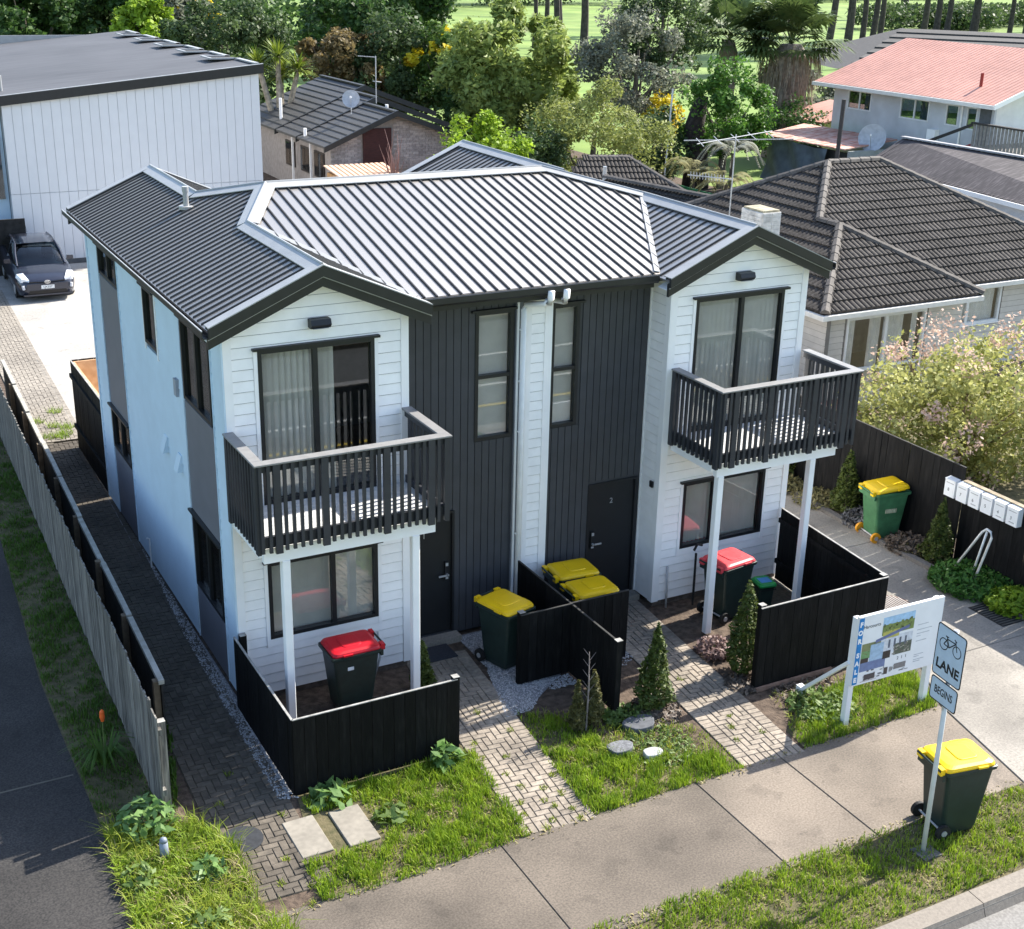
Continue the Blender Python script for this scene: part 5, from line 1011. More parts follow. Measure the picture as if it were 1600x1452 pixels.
MB().tube([(41.2, 26.3, 5.1), (41.2, 26.3, 5.75)], .07, 8).build('vent_pipe', M('red_pipe', (.3, .03, .02), .5), ph); BOX('heat_pump', WHITE, ph, 40.15, 27.55, 2.55, 40.39, 28.05, 3.25); MB().tube([(40.35, 26.35, .3), (40.35, 26.35, 4.5)], .045, 8).build('downpipe', WHITE, ph)
house = hs
# stair and timber deck at its corner
dk = THING('timber_deck', 'grey timber deck with slatted balustrade beside the pink roofed house', 'deck', (39.2, 21.5, .75)); GT = M('grey_timber', (.2, .19, .18), .85, .2, 8)
BOX('platform', GT, dk, 0, 0, 2.1, 4.2, 3.0, 2.25)
for i in range(16): BOX('slat', GT, dk, -.03, .05 + i * .19, 2.0, .02, .16 + i * .19, 3.15)
for i in range(12): BOX('slat', GT, dk, .1 + i * .2, -.05, 2.0, .22 + i * .2, .0, 3.15)
BOX('handrail', M('dark_timber', (.03, .028, .027), .8), dk, -.1, -.1, 3.151, .1, 3.1, 3.22); MB().bar((.0, 3.1, 3.1), (-.2, 6.4, 1.7), .08, .12).build('stair_rail', M('dark_timber', (.03, .028, .027), .8), dk); MB().bar((.1, 3.1, 2.2), (-.1, 6.2, .8), .1, .25).build('stair_stringer', M('red_stringer', (.2, .03, .03), .7), dk)
dish('large pale satellite dish beside the blue grey wall', (38.2, 29.3, 2.75), .62, (-.75, -.55, .35))
# far brown tile roof behind it
fr_ = bldg('far_tile_house', 'dark grey tiled hip roof behind the pink roofed house')
courses_m = M('far_grey_tile', (.055, .052, .05), .8, .15, 4, rnd=.15)
for i in range(8):
    t0 = i / 8; t1 = (i + 1) / 8; L0 = lambda t: Vector((64.0, 60.6, 2.7)).lerp(Vector((75.0, 66.5, 5.2)), t); R0 = lambda t: Vector((74.5, 50.5, 2.7)).lerp(Vector((80.6, 58.6, 5.2)), t)
    a, b, c, d = L0(t0), R0(t0), R0(t1), L0(t1); MB().hexa([a - Vector((0, 0, .1)), b - Vector((0, 0, .1)), c - Vector((0, 0, .1)), d - Vector((0, 0, .1)), a + Vector((0, 0, .12)), b + Vector((0, 0, .12)), c + Vector((0, 0, .01)), d + Vector((0, 0, .01))]).build('roof_course', courses_m, fr_)
MB().prism([(64.8, 60.8, 0), (75, 51.3, 0), (84, 60, 0), (75, 69, 0)], (0, 0, 2.6)).build('wall', BEI, fr_); MB().prism([(75.0, 66.5, 5.2), (64.0, 60.6, 2.7), (68, 72, 2.7)], (0.3, .3, .05)).build('roof_slope', courses_m, fr_); MB().prism([(80.6, 58.6, 5.2), (74.5, 50.5, 2.7), (88, 56, 2.7)], (.1, .1, .05)).build('roof_slope', courses_m, fr_)
# long dark corrugated shed
sd = bldg('corrugated_shed', 'long shed with lichen stained dark corrugated roof'); SHR = M('lichen_corrugated', (.045, .037, .038), .8, .35, 5, c2=(.14, .12, .12), big=.2, bigs=.5, stretch=(.3, 3, 1), thr=(.45, .8))
MB().hexa([(31.0, 6, 2.40), (36.2, 6, 3.40), (35.5, 24.7, 3.40), (33.6, 24.7, 2.5), (31.0, 6, 2.44), (36.2, 6, 3.44), (35.5, 24.7, 3.44), (33.6, 24.7, 2.54)]).build('roof_slope', SHR, sd)
for i in range(76):
    t = i / 76; a = Vector((31.0, 6, 2.45)).lerp(Vector((33.6, 24.7, 2.55)), t); b = Vector((36.2, 6, 3.45)).lerp(Vector((35.5, 24.7, 3.45)), t); MB().bar(a, b, .09, .035).build('corrugation', SHR, sd)
MB().prism([(31.1, 6, 0), (36, 6, 0), (35.4, 24.5, 0), (33.7, 24.5, 0)], (0, 0, 2.38)).build('wall', M('pale_grey_board', (.5, .51, .52), .7, .06, 3), sd); MB().bar((30.93, 6, 2.36), (33.53, 24.7, 2.46), .05, .16).build('fascia', WHITE, sd); MB().bar((36.2, 6, 3.5), (35.5, 24.7, 3.5), .25, .06).build('ridge_cap', M('grey_ridge', (.3, .3, .31), .7), sd)
# lean-to with rusty roof and tarpaulin
lt = bldg('rusty_lean_to', 'lean-to shed with rusty orange roof and hanging grey tarpaulin')
RUST = M('rusty_sheet', (.50, .20, .14), .7, .25, 3, c2=(.62, .42, .34), big=.2, bigs=.8)
for i in range(14):
    t0 = i / 14; t1 = (i + .96) / 14; A0 = Vector((36.2, 34.6, 2.35)); A1 = Vector((36.4, 29.0, 2.35)); B0 = Vector((39.9, 36.0, 2.55)); B1 = Vector((40.0, 29.6, 2.55)); z = Vector((0, 0, .04 + .015 * (i % 2)))
    MB().hexa([A0.lerp(A1, t0), A0.lerp(A1, t1), B0.lerp(B1, t1), B0.lerp(B1, t0), A0.lerp(A1, t0) + z, A0.lerp(A1, t1) + z, B0.lerp(B1, t1) + z, B0.lerp(B1, t0) + z]).build('roof_sheet', RUST, lt)
BOX('wall', M('grey_lean_wall', (.33, .34, .34), .8, .1, 3), lt, 36.6, 28.95, 0, 39.8, 29.05, 2.3); BOX('wall', M('dark_opening', (.03, .03, .03), .9), lt, 36.75, 29.2, 0, 36.8, 34.4, 2.2)
tp = MB(); nu, nv = 16, 10
tp.add([(36.45 - .25 * (j / nv) ** 2 - .1 * math.sin(i * .9 + j * .5), 30.2 + 4.2 * i / nu, 2.28 - .08 * math.sin(math.pi * i / nu * 2) - 1.9 * j / nv - .25 * math.sin(math.pi * i / nu) * (j / nv)) for j in range(nv + 1) for i in range(nu + 1)], [(j * (nu + 1) + i, j * (nu + 1) + i + 1, (j + 1) * (nu + 1) + i + 1, (j + 1) * (nu + 1) + i) for j in range(nv) for i in range(nu)])
tp.build('tarpaulin', M('grey_tarpaulin', (.10, .125, .15), .6, .2, 3), lt, smooth=True)
po = MB().tube([(31.8, 24.4, 0), (31.9, 24.4, 5.1)], .085, 10); po.build('timber_pole', M('dark_pole', (.06, .052, .048), .8), label='dark timber pole standing in front of the rusty lean-to', cat='pole')
yb = bldg('yellow_shed', 'small cream shed with pink roof left of the pink roofed house'); BOX('wall', M('cream_wall', (.55, .5, .34), .7, .05), yb, 42.6, 37.6, 0, 45.5, 40.5, 2.3); BOX('window', M('dark_window', (.03, .03, .02), .4), yb, 42.56, 38.2, 1.6, 42.598, 38.7, 2.1); MB().hexa([(42.2, 37.2, 2.32), (45.8, 37.2, 3.0), (45.8, 41, 3.0), (42.2, 41, 2.32), (42.2, 37.2, 2.4), (45.8, 37.2, 3.08), (45.8, 41, 3.08), (42.2, 41, 2.4)]).build('roof_slope', PINKR, yb)
gw_ = BOX('garden_wall', M('green_sheet', (.015, .13, .05), .6, .1, 2), None, 27.1, 25.8, 0, 27.2, 30.8, 1.5, label='low dark green sheet wall below the tree ferns', cat='wall'); gw2 = BOX('garden_wall', M('grey_block_wall', (.12, .125, .125), .8, .2, 6), None, 25.0, 30.0, 0, 27.0, 30.15, 1.7, label='short dark block wall left of the green wall', cat='wall')
ch = THING('garden_chair', 'white plastic chair on the lawn behind the green wall', 'chair', (32.2, 37.3, 0), R_(30)); CW = M('white_plastic', (.7, .71, .7), .4)
for x in (-.24, .24):
    for y in (-.24, .24): MB().bar((x, y, 0), (x, y, .44 if y < 0 else .9), .05, .05).build('leg', CW, ch)
BOX('seat', CW, ch, -.28, -.28, .42, .28, .28, .46); BOX('backrest', CW, ch, -.26, .215, .5, .26, .26, .92); [BOX('armrest', CW, ch, x - .03, -.27, .64, x + .03, .21, .67) for x in (-.27, .27)]
MB().tube([(30.5, 34.2, 0), (30.9, 34.5, 4.6)], .04, 8).build('clothes_pole', GALV, label='slim pale pole beside the dark ficus trunk', cat='pole')
#PART4
# ================================================================ VEGETATION
BARK = M('grey_bark', (.11, .09, .07), .95, .35, 6, bump=.8, bscale=12, stretch=(2, 2, .5)); TWIG = M('pale_twig', (.26, .17, .13), .9, .2, 8)
def crown_pts(c, r, n, clumps, shell=.55, cs=.32, flat=0.0):
    """points gathered in clumps through an uneven ellipsoidal crown"""
    c = np.array(c); r = np.array(r); d = ico_pts(clumps); rad = RNG.uniform(shell, 1.12, (clumps, 1)) ** .8
    cc = d * rad; cc[:, 2] = np.where(cc[:, 2] < -.8, cc[:, 2] * .7, cc[:, 2])
    w = RNG.uniform(.15, 1.3, clumps); idx = RNG.choice(clumps, n, p=w / w.sum()); q = ico_pts(n) * RNG.uniform(.55, 1.0, (n, 1)) * cs * RNG.uniform(.6, 1.2, (clumps, 1))[idx]
    P = (cc[idx] + q); nr = P / (np.linalg.norm(P, axis=1)[:, None] + 1e-6) * .5 + q / (np.linalg.norm(q, axis=1)[:, None] + 1e-6)
    return c + P * r, nr
def tree(name, label, base, zc, r, n, ls, leaf, clumps=40, trunk=.15, group=None, cs=.34, shell=.5, aspect=1.6, limbs=6, bark=BARK, upb=.35, cat='tree', extra=None):
    t = THING(name, label, cat, (base[0], base[1], 0), group=group); mb = MB()
    r3 = (r, r, r) if not isinstance(r, (tuple, list)) else r
    if trunk:
        mb.tube([(0, 0, -.1), (.05, .03, zc * .35), (-.03, .05, zc * .75), (.02, 0, zc + r3[2] * .3)], [trunk * 1.2, trunk, trunk * .75, trunk * .3], 9)
        for k in range(limbs):
            a = k * 2.4 + 1; rr_ = RNG.uniform(.55, .85); p0 = (0, .03, zc * RNG.uniform(.45, .85)); p2 = (math.cos(a) * r3[0] * rr_, math.sin(a) * r3[1] * rr_, zc + r3[2] * RNG.uniform(-.3, .6)); mid = tuple((np.array(p0) * .45 + np.array(p2) * .55) + np.array((0, 0, -.15 * r3[2])))
            mb.tube([p0, mid, p2], [trunk * .5, trunk * .32, trunk * .12], 6)
        mb.build('trunk', bark, t)
    P, nr = crown_pts((0, 0, zc), r3, n, clumps, shell, cs); OBJ('crown', leaf_mesh('crown', P, ls, aspect, upb, .65, nr), leaf, t)
    if extra: P, nr = crown_pts((0, 0, zc), [q * 1.02 for q in r3], extra[1], max(6, clumps // 5), .75, cs * .8); OBJ(extra[2], leaf_mesh(extra[2], P, extra[3], 1.4, upb, .4, nr), extra[0], t)
    return t
def cone_tree(label, x, y, h, r, n=3400, lean=(0, 0), leaf=None, z0=.06):
    t = THING('cypress', label, 'shrub', (x, y, 0), group='young conical cypresses'); z = z0 + (h - z0) * (1 - np.sqrt(RNG.uniform(0, 1, n))) ** .85
    k = (z - z0) / (h - z0); ex = .65 + .35 * abs(math.sin(x * 7.3 + y * 3.1)); prof = np.where(k < .12, .6 + k * 3.3, 1.0 * (1 - (k - .12) / .88) ** ex) ; a = RNG.uniform(0, 6.283, n); lump = 1 + .2 * np.sin(a * 3 + k * 9 + x * 3) + .16 * np.sin(a * 5 - k * 17 + y)
    rad = r * prof * lump * np.sqrt(RNG.uniform(.35, 1.0, n)); P = np.stack([rad * np.cos(a) + lean[0] * z, rad * np.sin(a) + lean[1] * z, z], 1); nr = np.stack([np.cos(a), np.sin(a), np.full(n, .6)], 1)
    OBJ('foliage', leaf_mesh('foliage', P, .03, 2.2, .5, .6, nr), leaf or CYP, t); MB().tube([(0, 0, -.03), (lean[0] * h * .6, lean[1] * h * .6, h * .7)], [.025, .01], 6).build('stem', BARK, t); return t
CYP = LEAF('cypress_green', (.022, .042, .009), (.13, .165, .03), 12, .25)
cone_tree('small cypress at the corner of the left courtyard beside the post', 2.44, -.80, .85, .17)
cone_tree('tall cypress standing beside the second brick path', 5.24, -2.68, 1.42, .27, 3600)
cone_tree('slim yellowing cypress left of the dead stem', 3.93, -2.72, .82, .12, 1400, leaf=LEAF('yellow_cypress', (.06, .06, .02), (.16, .15, .05), 9)); cone_tree('slim yellowing cypress right of the dead stem', 4.2, -2.7, .92, .14, 1600, leaf=_M['yellow_cypress'])
cone_tree('tall cypress by the end of the right courtyard fence', 7.03, -2.42, 1.55, .27, 3600)
cone_tree('cypress left of the green bin by the driveway fence', 12.68, 1.7, 1.35, .3, 3000); cone_tree('cypress below the mailboxes', 12.62, -.8, 1.3, .29, 3000); cone_tree('bushy cypress seen between the right balcony posts', 12.6, 3.75, 1.2, .42, 3000)
ds = MB().tube([(4.06, -2.76, 0), (4.08, -2.75, .7), (4.05, -2.77, 1.25)], [.016, .012, .005], 6)
for i in range(14): a = i * 2.1; z = .45 + i * .055; ds.tube([(4.07, -2.76, z), (4.07 + .1 * math.cos(a), -2.76 + .1 * math.sin(a), z + .1)], [.005, .002], 4)
ds.build('dead_plant', M('grey_dead_wood', (.24, .2, .19), .9, .2, 12), label='bare grey dead stem between two slim cypresses', cat='plant')
# grass and ground cover
def grass(name, label, poly, dens, h, mat, w=.011, clump=3.0, lean=.6, z=-.008, thin=None, seed=0, drop=.25):
    p = np.array(poly, float); A = .5 * abs(np.dot(p[:, 0], np.roll(p[:, 1], 1)) - np.dot(p[:, 1], np.roll(p[:, 0], 1))); P = pts_in(poly, int(A * dens)); n = len(P)
    f1 = np.sin(P[:, 0] * clump * 2.1 + 1.7 * np.sin(P[:, 1] * clump * 1.3 + seed)) * np.sin(P[:, 1] * clump * 1.9 + 1.3 * np.sin(P[:, 0] * clump * 1.7)) ; f2 = np.sin(P[:, 0] * clump * 5.3 + seed) * np.sin(P[:, 1] * clump * 4.7 + 2 * np.sin(P[:, 0] * 3))
    f3 = np.sin(P[:, 0] * 2.3 + P[:, 1] * 1.1 + seed * 1.7) * np.sin(P[:, 1] * 3.1 - P[:, 0] * .9 + seed); k = np.clip(.5 + .42 * f1 + .3 * f2 + .25 * f3, .03, 1.5); keep = RNG.uniform(0, 1, n) < np.clip((k * 1.25 + .12), .0, 1) * (1 - drop) + .02
    P = P[keep]; k = k[keep]; n = len(P); hh = (h * (.35 + .65 * k) * RNG.uniform(.5, 1.25, n))[:, None]; a = RNG.uniform(0, 6.283, n); dr = np.stack([np.cos(a), np.sin(a)], 1); pr_ = np.stack([-np.sin(a), np.cos(a)], 1)
    le = RNG.uniform(.15, 1.0, (n, 1)) * lean; ww = w * RNG.uniform(.6, 1.4, (n, 1)); b0 = np.concatenate([P, np.full((n, 1), z)], 1)
    mid = b0 + np.concatenate([dr * hh * le * .35, hh * .6], 1); tip = b0 + np.concatenate([dr * hh * le, hh * (1 - .25 * le)], 1); s3 = np.concatenate([pr_ * ww / 2, np.zeros((n, 1))], 1)
    V = np.stack([b0 - s3, b0 + s3, mid + s3 * .8, mid - s3 * .8, tip], 1).reshape(-1, 3); i5 = (np.arange(n) * 5)[:, None]
    F = np.concatenate([i5 + np.array([[0, 1, 2, 3]])]); me = fast_mesh(name, V, F) if False else None
    T = np.concatenate([i5 + np.array([[0, 1, 2]]), i5 + np.array([[0, 2, 3]]), i5 + np.array([[3, 2, 4]])]); me = fast_mesh(name, V, T)
    return OBJ(name, me, mat, label=label, cat='grass', kind='stuff')
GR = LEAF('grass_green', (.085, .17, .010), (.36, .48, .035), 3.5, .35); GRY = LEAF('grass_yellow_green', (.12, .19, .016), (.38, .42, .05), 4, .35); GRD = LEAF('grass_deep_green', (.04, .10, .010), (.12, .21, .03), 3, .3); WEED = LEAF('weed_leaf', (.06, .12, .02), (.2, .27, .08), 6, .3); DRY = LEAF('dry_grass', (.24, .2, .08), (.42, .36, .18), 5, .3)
grass('lawn_grass', 'bright sunlit grass of the front lawn before the left courtyard fence', [(-.05, -2.55), (2.42, -2.5), (2.24, -4.5), (.75, -4.56), (.0, -4.58), (-.5, -4.5), (-.45, -3.78), (.62, -3.78), (.62, -2.9), (-.02, -2.9)], 5200, .14, GR)
grass('lawn_grass', 'lush grass of the middle lawn between the brick paths', [(3.1, -4.5), (5.5, -4.5), (5.3, -4.0), (4.4, -3.7), (4.05, -3.2), (4.2, -2.5), (3.4, -1.95), (3.22, -3)], 4200, .15, GR, drop=.2)
grass('lawn_grass', 'thin grass on the bare soil of the middle lawn', [(5.5, -4.4), (5.56, -3.6), (5.3, -3.1), (4.7, -2.5), (4.1, -3.0), (4.4, -3.7)], 1300, .08, GR, drop=.5, clump=4.5)
grass('lawn_grass', 'grass around the sale sign posts', [(6.5, -4.5), (9.0, -4.5), (9.45, -3.5), (9.0, -3.2), (7.6, -3.5), (6.7, -3.9)], 4000, .15, GR, drop=.25)
grass('verge_grass', 'patchy grass along the kerbside verge', [(-3, -7.66), (6.4, -7.66), (8.2, -7.6), (8.5, -6.45), (6.6, -6.38), (4.7, -6.3), (2.0, -6.24), (-3, -6.34)], 2600, .12, GR, drop=.35, seed=2)
grass('long_grass', 'long yellow green grass around the grey marker post', [(-2.42, -2.1), (-1.72, -2.3), (-1.35, -2.4), (-1.05, -3.2), (-1.15, -4.3), (-.9, -4.9), (-1.3, -7.4), (-2.7, -7.4), (-2.5, -4.4)], 1500, .30, GRY, w=.011, clump=3.4, lean=1.4, seed=4, drop=.4)
grass('long_grass', 'greener undergrowth in the long grass corner', [(-2.42, -2.1), (-1.72, -2.3), (-1.35, -2.4), (-1.05, -3.2), (-1.15, -4.3), (-.9, -4.9), (-1.3, -7.4), (-2.7, -7.4), (-2.5, -4.4)], 2200, .2, GR, w=.012, clump=2.6, lean=1.2, seed=9, drop=.25)
grass('dry_straw', 'dead straw in the long grass corner', [(-2.42, -2.3), (-1.4, -2.5), (-1.05, -3.2), (-1.1, -4.6), (-1.3, -7.4), (-2.6, -7.4)], 700, .2, DRY, w=.011, clump=3, lean=1.8, seed=12, drop=.5)
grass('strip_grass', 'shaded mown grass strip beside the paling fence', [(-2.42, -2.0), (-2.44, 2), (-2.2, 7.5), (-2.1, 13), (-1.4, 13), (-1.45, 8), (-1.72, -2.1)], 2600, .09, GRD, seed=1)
grass('fence_weeds', 'weeds between the side path and the end of the fences', [(-1.55, -2.3), (-1.15, -.6), (-1.05, .8), (-1.2, 1.2), (-1.5, -1.4)], 2200, .2, GRD, w=.02)
for (lb, pl_, sd_) in (('dry straw in the front lawn', [(-.05, -2.55), (2.25, -2.5), (2.18, -4.45), (.0, -4.58), (-.3, -3.8), (.62, -3.78), (.62, -2.9)], 3), ('dry straw in the middle lawn', [(3.25, -4.45), (5.44, -4.45), (5.5, -3.4), (4.7, -2.4), (3.5, -2.0)], 5), ('dry straw around the sale sign', [(6.62, -4.45), (8.95, -4.45), (9.4, -3.3), (7.0, -3.1)], 6), ('dry straw along the verge', [(-3, -7.66), (8.2, -7.66), (8.5, -6.45), (2, -6.35), (-3, -6.4)], 7)):
    grass('dry_straw', lb, pl_, 700, .07, DRY, w=.012, clump=4.0, lean=1.6, seed=sd_, drop=.45); grass('yellow_grass', lb.replace('dry straw', 'yellowish blades'), pl_, 900, .12, GRY, w=.011, clump=2.6, lean=1.1, seed=sd_ + 11, drop=.4)
# crumbs of soil and straw creeping over the footpath edges
grass('edge_straw', 'straw and soil creeping over the house side edge of the footpath', [(-1, -4.60), (5.4, -4.56), (9, -4.56), (9, -4.44), (-1, -4.44)], 650, .035, DRY, w=.02, clump=5, lean=2.5, z=.002, drop=.5); grass('edge_straw', 'straw and soil creeping over the verge side edge of the footpath', [(-1, -6.42), (8.6, -6.44), (8.6, -6.30), (-1, -6.26)], 700, .04, DRY, w=.02, clump=4, lean=2.5, z=.002, drop=.45)
# tufts in the paver joints
def tufts(name, label, pts, r, h, dens, mat):
    P = []
    for (x, y) in pts: k = int(dens); a = RNG.uniform(0, 6.28, k); q = r * np.sqrt(RNG.uniform(0, 1, k)); P.append(np.stack([x + q * np.cos(a), y + q * np.sin(a)], 1))
    P = np.concatenate(P); n = len(P); a = RNG.uniform(0, 6.283, n); hh = h * RNG.uniform(.3, 1.2, (n, 1)); dr = np.stack([np.cos(a), np.sin(a)], 1); b0 = np.concatenate([P, np.full((n, 1), .0)], 1); s3 = np.concatenate([np.stack([-np.sin(a), np.cos(a)], 1) * .007, np.zeros((n, 1))], 1); tip = b0 + np.concatenate([dr * hh * .8, hh], 1)
    V = np.stack([b0 - s3, b0 + s3, tip], 1).reshape(-1, 3); return OBJ(name, fast_mesh(name, V, np.arange(3 * n).reshape(n, 3)), mat, label=label, cat='weeds', kind='stuff')
tp_ = [(2.5 + .12 * i % .8, -4.3 + .13 * i) for i in range(0)]
tufts('path_weeds', 'small tufts growing in the joints of the brick paths', [(2.42, -3.85), (2.6, -3.55), (2.55, -3.2), (2.78, -4.1), (2.95, -4.25), (2.6, -4.35), (2.85, -3.7), (2.5, -2.4), (2.75, -2.85), (2.45, -2.75), (3.0, -3.9), (2.35, -4.1), (3.1, -3.5), (2.72, -3.95), (2.2, -4.42), (2.48, -4.45), (2.95, -4.47), (5.95, -3.6), (6.1, -3.35), (6.25, -3.9), (5.8, -3.9), (6.05, -2.2), (2.9, -1.7), (3.1, -2.3), (-.6, -3.6), (-.5, -4.2), (-.8, -4.0), (-.35, -2.75), (-.95, -4.6), (-.6, -4.5), (-1.0, -2.2), (-.7, -1.6)], .055, .05, 36, GRY)
tufts('yard_weeds', 'weed clumps at the far end of the side brick path', [(-.2, 13.2), (-.05, 12.6), (-.15, 12.4), (.05, 13.0), (.0, 14.2), (-.5, 13.6), (-.4, 12.5)], .16, .14, 90, GR)
def leafy(name, label, x, y, r, h, n, ls, mat, cat='plant', aspect=2.2, z=.0):
    a = RNG.uniform(0, 6.283, n); q = r * np.sqrt(RNG.uniform(0, 1, n)); zz = z + h * RNG.uniform(.1, 1, n) * (1 - .5 * (q / r) ** 2); P = np.stack([x + q * np.cos(a), y + q * np.sin(a), zz], 1); nr = np.stack([np.cos(a) * .5, np.sin(a) * .5, np.ones(n)], 1)
    P -= np.array([x, y, 0]); t = THING(name, label, cat, (x, y, 0)); OBJ('leaves', leaf_mesh('leaves', P, ls, aspect, .8, .4, nr), mat, t); MB().tube([(0, 0, -.02), (.02, .0, h * .6)], [.02, .008], 6).build('stem', M('green_stem', (.1, .14, .04), .8), t); return t
DOCK = LEAF('dock_leaf', (.07, .16, .03), (.22, .33, .12), 7, .3, .4)
leafy('dock_plant', 'broad leaved dock plant at the right end of the left courtyard fence', 1.95, -2.68, .22, .36, 70, .09, DOCK); leafy('dock_plant', 'broad leaved weed in front of the courtyard fence by the slabs', .32, -2.72, .26, .2, 60, .1, DOCK); leafy('dock_plant', 'leafy dock plant in the long grass at the fence end', -1.95, -2.35, .34, .5, 160, .08, DOCK); leafy('dock_plant', 'pale leaved weed in the middle of the front lawn', .85, -3.4, .22, .14, 50, .07, WEED)
leafy('purple_shrub', 'low purplish shrub at the foot of the right courtyard post', 6.98, -1.75, .28, .3, 420, .045, LEAF('purple_leaf', (.12, .06, .05), (.36, .26, .24), 14, .3), 'shrub'); leafy('clover_patch', 'pale green clover patch in the middle lawn', 4.75, -3.55, .5, .08, 700, .03, WEED); leafy('clover_patch', 'leafy weed patch around the sale sign posts', 7.45, -3.75, .5, .14, 700, .045, WEED); leafy('clover_patch', 'leafy weed patch at the foot of the screen fence', 4.75, -2.75, .35, .1, 350, .05, WEED)
leafy('weed_bed', 'green weeds at the foot of the driveway fence below the mailboxes', 12.55, -1.75, .75, .32, 2600, .05, LEAF('bed_green', (.03, .1, .014), (.11, .24, .04), 6, .3)); leafy('weed_bed', 'bright weeds at the street end of the driveway bed', 12.55, -2.7, .5, .3, 1200, .06, GR); leafy('weed_bed', 'low brownish weeds beside the cypress left of the green bin', 12.55, 2.4, .5, .25, 700, .04, LEAF('brown_weed', (.12, .12, .04), (.3, .26, .13), 6, .3)); leafy('weed_bed', 'dry weeds between the green bin and the mailbox cypress', 12.6, -.25, .3, .2, 500, .04, DRY); leafy('weed_bed', 'pale weeds below the bushy cypress by the driveway', 12.4, 3.3, .45, .3, 700, .05, _M['brown_weed'])
LITT = LEAF('leaf_litter', (.05, .038, .03), (.22, .17, .13), 12, .1); LITG = LEAF('grey_litter', (.04, .04, .042), (.2, .2, .21), 10, .05)
for _i, (_x, _y, _r) in enumerate(((-2.25, -3.3, .22), (-1.5, -3.5, .2), (-1.75, -4.4, .26), (-2.4, -5.0, .25))): leafy('broadleaf_weed', 'broad leaved weed in the long grass corner, %s' % ('beside the asphalt', 'beside the brick path', 'in the middle', 'nearest the bottom edge')[_i], _x, _y, _r, .26, 90, .06, (WEED, DOCK)[_i % 2])
leafy('leaf_litter', 'grey leaf litter and scraps left of the green bin', 12.62, 1.15, .38, .3, 700, .06, LITG, 'litter'); leafy('leaf_litter', 'brown leaf litter between the green bin and the mailbox cypress', 12.6, -.1, .4, .28, 800, .06, LITT, 'litter'); leafy('leaf_litter', 'dry brown leaves at the foot of the tall path cypress', 5.2, -2.75, .4, .05, 500, .045, LITT, 'litter'); leafy('leaf_litter', 'dry leaves beside the right courtyard fence corner', 6.85, -2.7, .3, .05, 350, .045, LITT, 'litter'); leafy('leaf_litter', 'leaf litter along the kickboard of the right courtyard fence', 7.6, -3.2, .55, .04, 500, .04, LITT, 'litter'); leafy('leaf_litter', 'dark leaf litter in the left courtyard bed', 1.9, -1.2, .5, .08, 400, .05, LITT, 'litter')
leafy('daisy_patch', 'white daisies in the long grass near the bottom left corner', -2.1, -4.5, .34, .3, 60, .03, M('daisy_white', (.75, .76, .74), .7), 'flowers', 1.1)
tl = THING('torch_lily', 'clump of strap leaves with one orange flower spike by the paling fence', 'plant', (-2.1, -.75, 0)); n = 70
V = []
for i in range(n): a = RNG.uniform(0, 6.283); l_ = RNG.uniform(.3, .65); d_ = (math.cos(a), math.sin(a)); p_ = (-d_[1] * .012, d_[0] * .012); V += [(p_[0], p_[1], 0), (-p_[0], -p_[1], 0), (d_[0] * l_ * .4 - p_[0], d_[1] * l_ * .4 - p_[1], l_ * .75), (d_[0] * l_ * .4 + p_[0], d_[1] * l_ * .4 + p_[1], l_ * .75), (d_[0] * l_ * .95, d_[1] * l_ * .95, l_ * .45)]
V = np.array(V); i5 = (np.arange(n) * 5)[:, None]; OBJ('leaves', fast_mesh('leaves', V, np.concatenate([i5 + np.array([[0, 1, 2]]), i5 + np.array([[0, 2, 3]]), i5 + np.array([[3, 2, 4]])])), GRD, tl); MB().tube([(0, 0, 0), (.03, .02, .72)], .008, 6).build('stalk', M('green_stem', (.1, .14, .04)), tl); MB().tube([(.03, .02, .70), (.03, .02, .76), (.032, .02, .84), (.034, .02, .87)], [.02, .035, .03, .01], 10).build('flower', M('orange_flower', (.8, .13, .02), .6), tl)
# sunlit bush beyond the driveway fence
PB1 = LEAF('photinia_leaf', (.19, .21, .03), (.62, .60, .24), 2.4, .4); PB2 = LEAF('photinia_tip', (.48, .30, .24), (.70, .56, .46), 5, .4)
tree('flowering_bush', 'large yellow green bush with pink tips beyond the black driveway fence', (16.5, 2.5), 1.42, (2.75, 1.75, 1.7), 21000, .06, PB1, 150, .06, cs=.25, shell=.22, cat='bush', limbs=14, bark=TWIG, extra=(PB2, 2600, 'pink_tips', .055))
